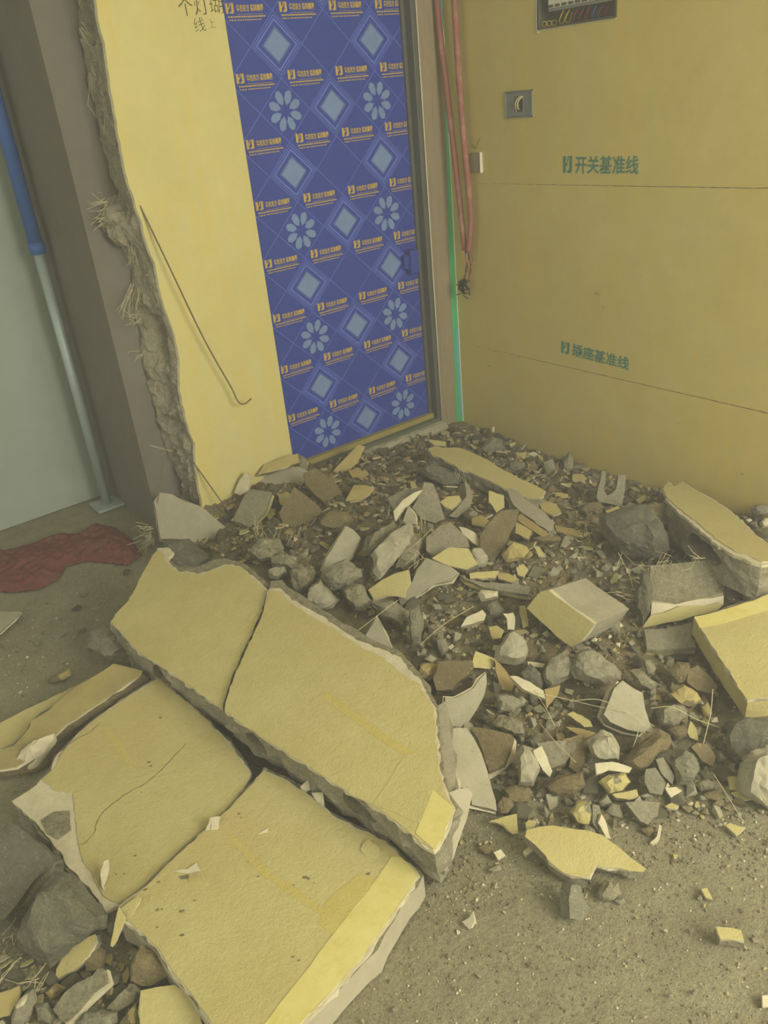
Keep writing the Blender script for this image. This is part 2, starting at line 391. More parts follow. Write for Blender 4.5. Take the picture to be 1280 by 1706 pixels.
# front wall with the door: strip beside the corner, lintel
DX0, DX1, DTOP = -1.16, -0.152, 2.2
wf = empty('wall_front', (0, 0, 0), kind='structure')
box('wall_strip', (DX1, 0, 0), (0, .2, H), 'jamb', wf)
box('lintel', (DX0-.1, 0, DTOP), (DX1, .2, H), 'jamb', wf)
bm = bmesh.new(); add_tube(bm, [(DX1+.001, -.001, .10), (DX1+.0, -.002, .8), (DX1+.001, -.001, 1.5), (DX1, -.002, DTOP)], .0028, 6); from_bm('white_corner_bead', bm, ['whiteedge'], wf)
ct = empty('trim_1', (0, 0, 0), kind='structure')
def strip(name, pts, m, parent, y=-.0008, th=.0015):
    bm = bmesh.new(); vs = [bm.verts.new((x, y, z)) for x, z in pts]; f = bm.faces.new(vs)
    r = bmesh.ops.extrude_face_region(bm, geom=[f])
    for v in r['geom']:
        if isinstance(v, bmesh.types.BMVert): v.co.y -= th
    return from_bm(name, bm, [m], parent)
strip('green_tape', [(-.052, .05), (-.006, .05), (-.002, .9), (-.001, 1.6), (-.014, 1.75), (-.016, 1.6), (-.042, .9)], 'greentape', ct)
strip('teal_tape', [(-.026, .08), (-.009, .08), (-.004, .55), (-.012, .6), (-.030, .5)], 'tealtape', ct, -.0024, .0006)
strip('teal_tape', [(-.020, 1.70), (-.004, 1.70), (-.006, 2.3), (-.026, 2.3)], 'tealtape', ct, -.0024, .0006)
strip('white_edge', [(-.0065, .05), (-.001, .05), (-.001, 1.9), (-.004, 1.9)], 'whiteedge', ct, -.0026, .0006)

door = empty('door_1', (-.6, .06, .14), kind='structure')
dl = Vector((.6, -.06, -.14))
sub('door_panel', lambda bm: add_box(bm, (-1.18, .06, .146), (-.196, .10, 2.2)), ['film'], door, dl)
sub('frame_jamb', lambda bm: (add_box(bm, (-.196, .046, .10), (-.178, .11, 2.2), 0, .002), add_box(bm, (-.178, .004, .10), (DX1-.001, .11, 2.2), 0, .002)), ['steel'], door, dl)
sub('sill', lambda bm: add_box(bm, (-1.18, .03, .120), (-.18, .11, .146), 0, .002), ['sill'], door, dl)
sub('sill_base', lambda bm: add_box(bm, (-1.18, -.002, .085), (-.17, .10, .121), 0, .002), ['sillg'], door, dl)
# film print
CX, CZ, PX, PZ = -.832, 1.876, .2375, .2337
bm = bmesh.new(); yp = .0594
def poly(pts, mi, y=None):
    f = bm.faces.new([bm.verts.new((x, y or yp, z)) for x, z in pts]); f.material_index = mi
X0, X1, Z0, Z1 = -1.09, -.198, .148, 2.15
def clip_line(c, s):
    """the part of x=c+... with slope s inside the panel"""
    pts = []
    for x in (X0, X1):
        z = CZ + s*PZ/PX*(x-c)
        pts.append((x, z))
    (xa, za), (xb, zb) = pts
    def lim(x, z):
        zc = min(max(z, Z0), Z1); return (c + (zc-CZ)*PX/(s*PZ), zc)
    a, b = lim(xa, za), lim(xb, zb)
    return (a, b) if abs(a[1]-b[1]) > .01 else None
def rib(a, b, w_, mi):
    a, b = Vector(a), Vector(b); d = (b-a).normalized(); n = Vector((-d.y, d.x))*w_
    poly([a+n, b+n, b-n, a-n], mi)
for k in range(-12, 13):
    for s in (1, -1):
        g = clip_line(CX + (k+.5)*PX, s)
        if g: rib(g[0], g[1], .0013, 0)
def ring(cx, cz, rx, rz, w_, mi):
    P = [(cx-rx, cz), (cx, cz+rz), (cx+rx, cz), (cx, cz-rz)]
    Q = [(cx-rx+w_, cz), (cx, cz+rz-w_), (cx+rx-w_, cz), (cx, cz-rz+w_)]
    for i in range(4):
        j = (i+1) % 4; poly([P[i], P[j], Q[j], Q[i]], mi)
def clipx(x): return min(max(x, X0), X1)
for i in range(-1, 4):
    for j in range(-1, 9):
        cx, cz = CX+i*PX, CZ-j*PZ
        dia = (i % 2 == 0 and j % 2 == 0) or (i % 2 == 1 and j % 2 == 1)
        if cz > 2.15 or cz < .2 or cx > X1: 
            continue
        if dia:
            if cx < X0+.06: continue
            ring(cx, cz, .110, .106, .005, 0); ring(cx, cz, .098, .094, .010, 0)
            poly([(cx-.060, cz), (cx, cz+.058), (cx+.060, cz), (cx, cz-.058)], 1, yp-.0002)
            ring(cx, cz, .066, .064, .0025, 1)
        elif i % 2 == 0:
            for k in range(8):
                t = math.pi/8 + k*math.pi/4; d = Vector((math.cos(t), math.sin(t))); n = Vector((-d.y, d.x))
                q = [d*.022, d*.040+n*.015, d*.066+n*.017, d*.079+n*.004, d*.076-n*.008, d*.060-n*.016, d*.038-n*.013]
                poly([(cx+v.x, cz+v.y) for v in q], 1)
for v in bm.verts: v.co += dl
from_bm('film_pattern', bm, ['film_line', 'film_light'], door, None, False)
# film lettering: mark, name line, two lines of small print, repeated on a grid; the copies share one mesh
proto = None
def lettering_mesh():
    t = text_obj('t', '华杰东方 装饰集团', .024, Vector((0, 0, 0)), XP, ZP, 'film_gold', None, .0002, .0007, .118)
    bm = bmesh.new(); bm.from_mesh(t.data)
    for v in bm.verts: v.co += Vector((.046, 0, -.030))
    add_mark(bm, Vector((0, 0, -.034)), XP, ZP, .037, .034)
    rng = random.Random(4)
    def dashes(z, h, x, x1, gap):
        while x < x1:
            w_ = rng.uniform(.004, .010)
            f = bm.faces.new([bm.verts.new((a, -.0004, b)) for a, b in ((x, z), (x+w_, z), (x+w_, z+h), (x, z+h))]); x += w_+gap
    dashes(-.038, .0012, .048, .160, .0002); dashes(-.0475, .0050, .006, .163, .0018)
    dashes(-.0580, .0042, .008, .036, .0040); dashes(-.0575, .0034, .045, .150, .0020)
    bpy.data.objects.remove(t)
    me = bpy.data.meshes.new('film_lettering'); bm.to_mesh(me); bm.free(); me.materials.append(M['film_gold']); return me
lm = lettering_mesh()
for i in range(4):
    for j in range(9):
        z = 2.021 - j*.2337
        if z-.06 < .15: continue
        if i == 3:   # the last column runs off the film edge: cut it there
            bm = bmesh.new(); bm.from_mesh(lm)
            cut = -.198 - (-1.036+i*.2370)
            g = bmesh.ops.bisect_plane(bm, geom=list(bm.verts)+list(bm.edges)+list(bm.faces), plane_co=(cut, 0, 0), plane_no=(1, 0, 0), clear_outer=True)
            me = bpy.data.meshes.new('film_lettering'); bm.to_mesh(me); bm.free(); me.materials.append(M['film_gold'])
        else: me = lm
        o = bpy.data.objects.new('film_lettering', me); COL.objects.link(o); o.parent = door
        o.location = dl + Vector((-1.036+i*.2370, .0593, z))
# wrapped handle
dh = sub('door_handle', lambda bm: add_box(bm, (-.270, .012, .885), (-.222, .055, .995), 0, .006), ['film'], door, dl)
sub('latch_stem', lambda bm: add_box(bm, (-.296, .030, .91), (-.268, .06, .975), 0, .005), ['film'], door, dl)
# cement lip in front of the sill
def lip(x, t): return .06 + .045*t
bm = bmesh.new(); n = 60; rows = []
for i in range(n+1):
    x = -1.08 + (1.08-.15)*i/n; e = noise.noise(Vector((x*14, 2, 0)))*.012; e2 = noise.noise(Vector((x*22, 5, 0)))*.008
    rows.append([bm.verts.new(c) for c in ((x, -.002, .0), (x, -.050+e, .0), (x, -.046+e, .075+e2), (x, -.022+e2, .100+e), (x, -.002, .104+e2*.5))])
for a, b in zip(rows, rows[1:]):
    for k in range(4): bm.faces.new((a[k], b[k], b[k+1], a[k+1]))
for rr in (rows[0], rows[-1]): bm.faces.new(rr)
tag(from_bm('trim_2', bm, ['smooth']), kind='structure')

# broken wall stub left of the door: painted front, ragged core with a hollow
def ys_of(s, y): return sorted([(at_y(a, b, y).z, at_y(a, b, y).x) for a, b in px('P', s)])
FR = ys_of('150,-60 160,0 165,40 175,75 185,150 197,220 212,300 228,345 243,400 258,440 270,500 292,560 299,600 300,650 310,700 324,740 328,790 335,835 350,900', 0)
BK = ys_of('120,-60 128,0 138,75 150,150 168,230 186,290 192,325 168,365 172,385 200,405 216,430 222,500 232,560 236,600 250,650 262,700 284,760 296,790 308,835 320,900', .17)
def interp(L, z):
    if z <= L[0][0]: return L[0][1]
    for (a, b), (c, d) in zip(L, L[1:]):
        if z <= c: return b + (d-b)*(z-a)/(c-a+1e-9)
    return L[-1][1]
wl = empty('wall_left', (0, 0, 0), kind='structure')
SR = -1.078
def stub_x(z, t):
    """left broken outline at height z, depth fraction t"""
    x = interp(FR, z)*(1-t) + interp(BK, z)*t
    j = noise.noise(Vector((z*13, t*6, 2)))*.022 + noise.noise(Vector((z*38, t*14, 8)))*.012
    hollow = max(0, 1-abs(t-.5)/.3)
    cav = sum(max(0, 1-abs(z-zc)/h)**.35*dd for zc, h, dd in ((2.02, .11, .12), (.86, .10, .09), (1.38, .05, .03), (.50, .04, .05), (.65, .07, .05)) if abs(z-zc) < h)
    return x + j*min(1, t*8) + hollow*cav
bm = bmesh.new(); zs = frange(0, H, 150); ts = [.0, .08, .2, .3, .38, .5, .62, .7, .8, .92, 1.0]; rows = []
for z in zs:
    rows.append([bm.verts.new((stub_x(z, t), .014 + t*.156, z)) for t in ts] + [bm.verts.new((SR, .17, z)), bm.verts.new((SR, .014, z))])
m_ = len(rows[0])
for a, b in zip(rows, rows[1:]):
    for k in range(m_): bm.faces.new((a[k], a[(k+1) % m_], b[(k+1) % m_], b[k]))
bm.faces.new(rows[0]); bm.faces.new(rows[-1][::-1])
from_bm('broken_core', bm, ['stubcore'], wl)
bm = bmesh.new(); rows = []
for z in zs:
    x = interp(FR, z) + noise.noise(Vector((z*20, 0, 2)))*.006 + noise.noise(Vector((z*70, 0, 2)))*.003
    rows.append([bm.verts.new((x-.004, .0135, z)), bm.verts.new((x, .0, z)), bm.verts.new((SR, .0, z)), bm.verts.new((SR, .0135, z))])
for a, b in zip(rows, rows[1:]):
    for k in range(4):
        f = bm.faces.new((a[k], a[(k+1) % 4], b[(k+1) % 4], b[k])); f.material_index = 1 if k == 0 else 0
bm.faces.new(rows[0]); bm.faces.new(rows[-1][::-1])
from_bm('painted_plaster', bm, ['stub_paint', 'white'], wl)
# marker handwriting on the stub
text_obj('handwriting', '个灯瑚', .062, Vector((-1.255, -.0005, 1.978)), Vector((1, 0, .03)), Vector((-.03, 0, 1)), 'ink', wl, .0003, -.0008)
text_obj('handwriting', '线', .050, Vector((-1.205, -.0005, 1.926)), Vector((1, 0, .10)), Vector((-.10, 0, 1)), 'ink', wl, .0003, -.0008)
text_obj('handwriting', '上', .034, Vector((-1.148, -.0005, 1.938)), Vector((1, 0, .10)), Vector((-.10, 0, 1)), 'ink', wl, .0003, -.0008)
# lumps of mortar and block still hanging on the broken edge
def lump(parent, c, rx, ry, rz, seed, m, name='mortar_lump', n=22):
    rng = random.Random(seed); bm = bmesh.new()
    for _ in range(n):
        v = Vector((rng.gauss(0, 1), rng.gauss(0, 1), rng.gauss(0, 1))).normalized()*rng.uniform(.8, 1)
        bm.verts.new((v.x*rx, v.y*ry, v.z*rz))
    r = bmesh.ops.convex_hull(bm, input=bm.verts); bmesh.ops.delete(bm, geom=list({g for g in r['geom_interior'] + r['geom_unused'] if isinstance(g, bmesh.types.BMVert)}), context='VERTS')
    bmesh.ops.subdivide_edges(bm, edges=bm.edges, cuts=1, use_grid_fill=True)
    for v in bm.verts: v.co += Vector((noise.noise(v.co*40+Vector((seed, 0, 0))), noise.noise(v.co*40+Vector((0, seed, 0))), noise.noise(v.co*40+Vector((0, 0, seed)))))*min(rx, ry, rz)*.28
    return from_bm(name, bm, [m], parent, c)
rng = random.Random(11)
lump(wl, at_y(188, 362, .12), .075, .05, .055, 1, 'stubcore'); lump(wl, at_y(200, 388, .13), .05, .045, .055, 2, 'stubcore')
lump(wl, at_y(178, 372, .14), .03, .03, .03, 3, 'stubcore')
for i in range(44):
    z = rng.uniform(.15, 2.1); t = rng.random()
    lump(wl, Vector((stub_x(z, t)+.012, .014+t*.156, z)), rng.uniform(.012, .034), rng.uniform(.012, .028), rng.uniform(.014, .05), 20+i, rng.choice(['stubcore', 'rough', 'gray']), n=12)
# fibre mesh whiskers on the broken edge
def fibres(name, spots, parent, m='straw', seed=1, r=.0008):
    bm = bmesh.new(); rng = random.Random(seed)
    for c, d, L, n, spread in spots:
        for _ in range(n):
            dd = (Vector(d) + Vector((rng.gauss(0, 1), rng.gauss(0, 1), rng.gauss(0, 1)))*spread).normalized()
            p = Vector(c) + Vector((rng.uniform(-1, 1), rng.uniform(-1, 1), rng.uniform(-1, 1)))*.018
            l = L*rng.uniform(.4, 1.1); b = Vector((rng.gauss(0, 1), rng.gauss(0, 1), rng.gauss(0, 1)))*l*.12
            add_tube(bm, [p-dd*.01, p+dd*l*.5+b, p+dd*l], r, 3)
    o = from_bm(name, bm, [m], parent); o['kind'] = 'stuff'; return o
W = Vector((-1, -.2, -.1))
fibres('fibre_whiskers', [(at_y(178, 340, .12), W, .07, 16, .5), (at_y(170, 365, .12), (-1, 0, -.3), .05, 10, .3), (at_y(222, 405, .10), (-.2, -.3, -1), .09, 12, .25),
    (at_y(222, 480, .12), (-.5, -.2, -1), .13, 14, .22), (at_y(140, 45, .1), (.5, -.3, -1), .05, 6, .3), (at_y(158, 110, .1), (.3, -.2, -1), .05, 5, .3), (at_y(175, 200, .1), (.4, -.3, -1), .05, 6, .4),
    (at_y(146, 140, .12), (-.12, 0, -1), .13, 2, .05), (at_y(225, 530, .12), (-1, 0, .2), .05, 10, .5), (at_y(235, 590, .12), (-.6, 0, -.6), .04, 8, .5), (at_y(262, 640, .1), (.2, -.3, -1), .05, 6, .3)], wl, seed=5)

# next room
box('wall_back', (-4.6, .80, 0), (-1.0, .95, H), 'backwall')['kind'] = 'structure'
box('wall_cement', (-1.715, .175, 0), (-1.30, .80, H), 'cement')['kind'] = 'structure'
box('ceiling', (-4.6, -3.4, H), (.16, .95, H+.15), 'ceil')['kind'] = 'structure'
box('wall_side', (-4.75, -.2, 0), (-4.6, .95, H), 'ceil')['kind'] = 'structure'

# props
pole = empty('scaffold_pole', (-1.775, .66, 0), 'upright steel prop with blue upper half standing by the dark cement wall', 'pole')
pc = Vector((0, 0, 0))
bm = bmesh.new(); add_tube(bm, [(0, 0, .012), (0, 0, 1.24)], .022, 20); from_bm('steel_tube', bm, ['polesteel'], pole)
bm = bmesh.new(); add_tube(bm, [(0, 0, 1.22), (0, 0, H-.01)], .029, 20); from_bm('blue_tube', bm, ['poleblue'], pole)
bm = bmesh.new(); add_tube(bm, [(0, 0, 1.20), (0, 0, 1.25)], .034, 20); from_bm('collar', bm, ['poleblue'], pole)
bm = bmesh.new(); add_box(bm, (-.07, -.07, .0), (.07, .07, .012), 0, .002); from_bm('foot_plate', bm, ['polesteel'], pole)

cp = [(('right', [(-.055, -.125, 2.75), (-.05, -.13, 1.99), (-.05, -.146, 1.53), (-.046, -.172, 1.14), (-.05, -.150, .96)])),
      (('left', [(-.05, -.012, 2.75), (-.05, -.022, 2.0), (-.05, -.057, 1.656), (-.05, -.105, 1.2), (-.05, -.125, .97)]))]
for (k, pts), lab in zip(cp, ('right one of two red conduits hanging in the corner, dusty pink in its middle', 'left one of two red conduits hanging in the corner, over the green tape')):
    c = empty('electrical_conduit', pts[-1], lab, 'conduit', 'red conduits hanging in the corner')
    o = tube('sleeve', pts, .0135, 'red', c, 14, 10); o.location = -Vector(pts[-1])
    e = Vector(pts[-1]); rng = random.Random(k)
    for q, mm in enumerate(('orange', 'bluewire', 'blackwire') if k == 'left' else ('orange', 'blackwire', 'redwire')):
        s = (q-1)*.008
        tube('wire', [Vector((s, 0, .02)), Vector((s*1.6, -.006*q, -.03)), Vector((-s, -.012, -.08)), Vector((.006+s, .02, -.13))], .0022, mm, c, 6)
wbn = empty('wire_bundle', (-.05, -.10, .80), 'black taped bundle of wire ends dangling below the red conduits', 'wire bundle')
bm = bmesh.new(); rng = random.Random(3)
for i in range(26):
    a = Vector((rng.uniform(-.012, .012), rng.uniform(-.02, .02), rng.uniform(-.02, .035)))
    add_tube(bm, [a, a+Vector((rng.uniform(-.015, .015), rng.uniform(-.03, .02), rng.uniform(-.04, .0))), a+Vector((rng.uniform(-.02, .02), rng.uniform(-.04, .03), rng.uniform(-.06, .01)))], .0028, 5)
from_bm('taped_ends', bm, ['blackwire'], wbn)

# bent steel wires sticking out of the broken edge
def wire(name, pts, r, label, m='rust', cat='wire'):
    b = Vector(pts[0]); bm = bmesh.new(); add_tube(bm, curve_pts([Vector(p)-b for p in pts], 5), r, 7)
    return tag(from_bm(name, bm, [m], None, b), label, cat)
wire('steel_wire', [at_y(226, 328, .01), at_y(280, 440, -.045), at_y(340, 565, -.05), at_y(385, 645, -.05), at_y(396, 668, -.055), at_y(407, 673, -.06), at_y(419, 664, -.07)], .0032, 'long bent steel wire with hooked end hanging across the yellow wall stub')
wire('steel_wire', [at_y(281, 690, .05), at_y(272, 770, -.05), at_y(262, 838, -.16)], .0030, 'steel wire slanting down from the broken wall edge to the leaning grey slab')
wire('steel_wire', [at_y(322, 770, .01), at_y(352, 812, -.05), at_y(388, 862, -.10)], .0030, 'straight thin wire running from the foot of the yellow wall stub into the rubble')
wire('steel_wire', [at_y(250, 742, .05), at_y(288, 752, .03)], .0016, 'short pale wire sticking out sideways low on the broken wall edge', 'straw')

# ================================================================ broken slabs and stones
KINDS = {  # top, layers downward (thickness or fraction <0 = rest), bottom
 'y': ('slab_paint', [(.009, 'white'), (-1, 'gray')], 'gray'),
 'Y': ('slab_paint', [(-1, 'slab_paint')], 'gray'),
 'dy': ('old_paint', [(.007, 'white'), (-1, 'brown')], 'brown'),
 'g': ('gray', [(-1, 'rough')], 'rough'),
 's': ('smooth', [(-.72, 'gray'), (-.28, 'white')], 'white'),
 'gy': ('gray', [(-.55, 'rough'), (-.45, 'slab_paint')], 'slab_paint'),
 'gw': ('rough', [(-.6, 'rough'), (-.4, 'white')], 'slab_paint'),
 'd': ('dark', [(-1, 'dark')], 'dark'),
 'b': ('brown', [(-1, 'brown')], 'brown'),
 'bw': ('brown', [(-.6, 'brown'), (-.4, 'white')], 'old_paint'),
 'w': ('white', [(-1, 'white')], 'gray'),
 'wd': ('wood', [(-1, 'wood')], 'brown'),
 'u': ('bluegray', [(-1, 'bluegray')], 'bluegray'),
 'e': ('end', [(-1, 'end')], 'gray'),
 'ys': ('slab_paint', [(.020, 'white'), (-1, 'smooth')], 'gray'),
 'r': ('rough', [(-1, 'rough')], 'rough'),
}
FOOT = []      # footprints (world xy polygons) of the placed pieces
def densify(poly, seg, rng, jit):
    out = []
    for i, a in enumerate(poly):
        b = poly[(i+1) % len(poly)]; L = (b-a).length; n = max(1, int(L/seg)); d = (b-a)/max(L, 1e-6); nn = Vector((-d.y, d.x))
        for k in range(n):
            p = a + (b-a)*k/n
            if k: p = p + nn*rng.gauss(0, 1)*jit
            out.append(p)
    return out
def frame_of(n):
    e1 = n.cross(Vector((0, 0, 1)))
    if e1.length < .02: e1 = Vector((1, 0, 0)) - n*n.x
    e1.normalize(); return e1, n.cross(e1)
def prism(bm, poly, d0, layers, mats, seed, seg=.03, jit=.0015, rough=.004, top=True):
    """closed solid: poly (2D) at depth d0, rings down through the layers; z axis = outward normal"""
    rng = random.Random(seed); P = densify(poly, seg, rng, jit); n = len(P)
    def ring_(d, r, out=0.0):
        vs = []
        for i, p in enumerate(P):
            t = (P[(i+1) % n]-P[i-1]); t.normalize(); nn = Vector((-t.y, t.x)); q = p + nn*(rng.gauss(0, 1)*r - out)
            vs.append(bm.verts.new((q.x, q.y, -d + (rng.gauss(0, 1)*r*.3 if r else 0))))
        return vs
    rings = [ring_(d0, 0)]
    f = bm.faces.new(rings[0]); f.material_index = mats.index(layers[0]['top'])
    d = d0
    for L in layers:
        if L.get('out'): rings.append(ring_(d+.0004, 0, L['out'])); a, b = rings[-2], rings[-1]; [setattr(bm.faces.new((a[i], a[(i+1) % n], b[(i+1) % n], b[i])), 'material_index', mats.index(L['side'])) for i in range(n)]
        k = max(1, round(L['th']/.022)) if L['rough'] > .002 else 1
        for j in range(k):
            d += L['th']/k
            r = L['rough'] if (j < k-1) else L['rough']*.6
            rings.append(ring_(d, r, L.get('out', 0))); a, b = rings[-2], rings[-1]
            for i in range(n):
                f = bm.faces.new((a[i], a[(i+1) % n], b[(i+1) % n], b[i])); f.material_index = mats.index(L['side'])
    f = bm.faces.new(rings[-1][::-1]); f.material_index = mats.index(layers[-1]['bot'])
def mklayers(kind, th, rough):
    top, ls, bot = KINDS[kind]; used = sum(t for t, m in ls if t > 0)
    if used > th*.7: ls = [((t*th*.6/used) if t > 0 else t, m) for t, m in ls]; used = th*.6
    out = []
    for t, m in ls:
        tt = t if t > 0 else (th-used)*(-t)
        out.append({'th': tt, 'out': min(.006, th*.3) if (m == 'white' and bot != 'gray' and t < 0 and len(ls) > 1) else 0, 'side': m, 'rough': rough if m not in ('slab_paint', 'end', 'smooth') else .0008, 'top': top, 'bot': bot})
    mats = []
    for m in [top, bot] + [m for _, m in ls]:
        if m not in mats: mats.append(m)
    return out, mats
SEED = [100]
def slab_frame(pts, a, t, dz, th, z=None):
    cx = sum(p[0] for p in pts)/len(pts); cy = sum(p[1] for p in pts)/len(pts); n = normal(a, t)
    if z is None: O, _ = hit_ground(cx, cy, th*.85*math.cos(rad(t)) + dz)
    else: O = at_z(cx, cy, z)
    e1, e2 = frame_of(n)
    return O, n, e1, e2
def to2d(pts, O, n, e1, e2):
    out = []
    for x, y in pts:
        p = on_plane(x, y, O, n) - O; out.append(Vector((p.dot(e1), p.dot(e2))))
    if sum(a.x*b.y-b.x*a.y for a, b in zip(out, out[1:]+out[:1])) < 0: out.reverse()
    return out
def foot(O, e1, e2, P2, n, th):
    FOOT.append([((O+e1*p.x+e2*p.y).x, (O+e1*p.x+e2*p.y).y) for p in P2])
def frame_mat(O, n, e1, e2):
    return Matrix(((e1.x, e2.x, n.x, O.x), (e1.y, e2.y, n.y, O.y), (e1.z, e2.z, n.z, O.z), (0, 0, 0, 1)))
def slab(sheet, coords, kind, name, label, cat, dz=.005, a=0, t=12, th=.03, z=None, rough=None, seg=None, parent=None):
    SEED[0] += 1
    pts = px(sheet, coords); O, n, e1, e2 = slab_frame(pts, a, t, dz, th, z)
    P2 = to2d(pts, O, n, e1, e2); size = max((p-q).length for p in P2 for q in P2)
    lay, mats = mklayers(kind, th, rough if rough is not None else min(.005, size*.03))
    bm = bmesh.new(); prism(bm, P2, 0, lay, mats, SEED[0], seg or max(.012, min(.03, size/6)), min(.002, size*.012))
    o = from_bm(name, bm, mats); foot(O, e1, e2, P2, n, th)
    # origin at the base
    o.data.transform(Matrix.Translation((0, 0, th))); o.matrix_world = frame_mat(O-n*th, n, e1, e2)
    return tag(o, label, cat)
def stone(sheet, coords, kind, name, label, cat, dz=0.0, a=0, t=45, th=None):
    SEED[0] += 1; rng = random.Random(SEED[0])
    pts = px(sheet, coords); cx = sum(p[0] for p in pts)/len(pts); cy = sum(p[1] for p in pts)/len(pts)
    n = normal(a, t); O = hit_ground(cx, cy, 0)[0]; e1, e2 = frame_of(n)
    P2 = to2d(pts, O, n, e1, e2); ar = abs(sum(p.x*q.y-q.x*p.y for p, q in zip(P2, P2[1:]+P2[:1])))/2
    h = math.sqrt(ar)*.42 if th is None else th/2
    ex = (max(p.y for p in P2)-min(p.y for p in P2))/2*math.sin(rad(t))
    O = hit_ground(cx, cy, max(ex*.75, h*.6)+dz)[0]; P2 = to2d(pts, O, n, e1, e2)
    size = math.sqrt(ar); P = densify(P2, max(.012, size/5), rng, size*.02)
    c = sum(P2, Vector((0, 0)))/len(P2); bm = bmesh.new()
    tilt = Vector((rng.uniform(-.5, .5), rng.uniform(-.5, .5)))
    spec = [(.50, 1.0, .16), (.82, .62, .05), (1.0, 0, 0), (.86, -.6, .05), (.5, -1.0, .15)]
    rings = []
    for s, k, sh in spec:
        off = Vector((rng.uniform(-1, 1), rng.uniform(-1, 1)))*size*sh
        vs = []
        for p in P:
            q = c + (p-c)*(s*(1+rng.gauss(0, .035) if s < 1 else 1)) + off
            zz = k*h*(1+(q-c).dot(tilt)/size*.8*(1 if k > 0 else 0)) + rng.gauss(0, 1)*h*.05
            vs.append(bm.verts.new((q.x, q.y, zz)))
        rings.append(vs)
    m_ = len(P)
    for A_, B_ in zip(rings, rings[1:]):
        for i in range(m_): bm.faces.new((A_[i], A_[(i+1) % m_], B_[(i+1) % m_], B_[i]))
    for rr in (rings[0], rings[-1]):
        cc = bm.verts.new(sum((v.co for v in rr), Vector())/m_ + Vector((0, 0, (h*.08 if rr is rings[0] else -h*.08))))
        for i in range(m_): bm.faces.new((rr[i], rr[(i+1) % m_], cc))
    mats = {'g': ['gray'], 's': ['smooth'], 'r': ['rough'], 'd': ['dark'], 'b': ['brown'], 'u': ['bluegray'], 'dy': ['old_paint', 'brown'],
            'yr': ['rough', 'slab_paint'], 'w': ['white'], 'gw': ['gray', 'white']}[kind]
    if size > .035:
        bmesh.ops.subdivide_edges(bm, edges=bm.edges, cuts=1, use_grid_fill=True)
        am = {'r': .085, 'd': .06, 'u': .08, 'g': .07, 's': .055}.get(kind, .05); k1, k2 = 2.6/size, 60
        for q in range(2 if size > .09 else 1):
            if q: bmesh.ops.subdivide_edges(bm, edges=bm.edges, cuts=1, use_grid_fill=True)
            for v in bm.verts:
                o_ = Vector((SEED[0]*1.3, q*5, 0)); s1 = size*am*(1 if q == 0 else .45); kk = k1 if q == 0 else k2
                v.co += Vector((noise.noise(v.co*kk+o_), noise.noise(v.co*kk+o_+Vector((9, 0, 0))), noise.noise(v.co*kk+o_+Vector((0, 9, 0)))))*s1
    if len(mats) > 1:
        for f in bm.faces: f.material_index = 1 if noise.noise(f.calc_center_median()*(1.2/size)+Vector((SEED[0], 3, 1))) > .12 else 0
    o = from_bm(name, bm, mats); foot(O, e1, e2, P2, n, h)
    o.matrix_world = frame_mat(O, n, e1, e2)
    return tag(o, label, cat)

# --- big wall panels: painted plaster skin over a hollow block core
def cutter(center, axis, up, rx, rz, depth):
    side = axis.cross(up).normalized(); bm = bmesh.new(); K = 20; A, B = [], []
    for k in range(K):
        t = 2*math.pi*k/K; c, s = math.cos(t), math.sin(t)
        q = side*(math.copysign(abs(c)**.6, c)*rx) + up*(math.copysign(abs(s)**.8, s)*rz)
        A.append(bm.verts.new(center - axis*.06 + q)); B.append(bm.verts.new(center + axis*depth + q))
    for k in range(K): bm.faces.new((A[k], A[(k+1) % K], B[(k+1) % K], B[k]))
    bm.faces.new(A); bm.faces.new(B[::-1]); bmesh.ops.recalc_face_normals(bm, faces=bm.faces)
    me = bpy.data.meshes.new('cut'); bm.to_mesh(me); bm.free(); return me
def carve(o, cuts):
    for me in cuts:
        bpy.context.view_layer.update(); c = bpy.data.objects.new('cut', me); COL.objects.link(c); c.matrix_world = o.matrix_world.copy()
        m = o.modifiers.new('b', 'BOOLEAN'); m.object = c; m.operation = 'DIFFERENCE'; m.solver = 'EXACT'
        bpy.context.view_layer.update()
        new = bpy.data.meshes.new_from_object(o.evaluated_get(bpy.context.evaluated_depsgraph_get()))
        o.modifiers.clear()
        if len(new.vertices) > 8: o.data = new
        bpy.data.objects.remove(c)
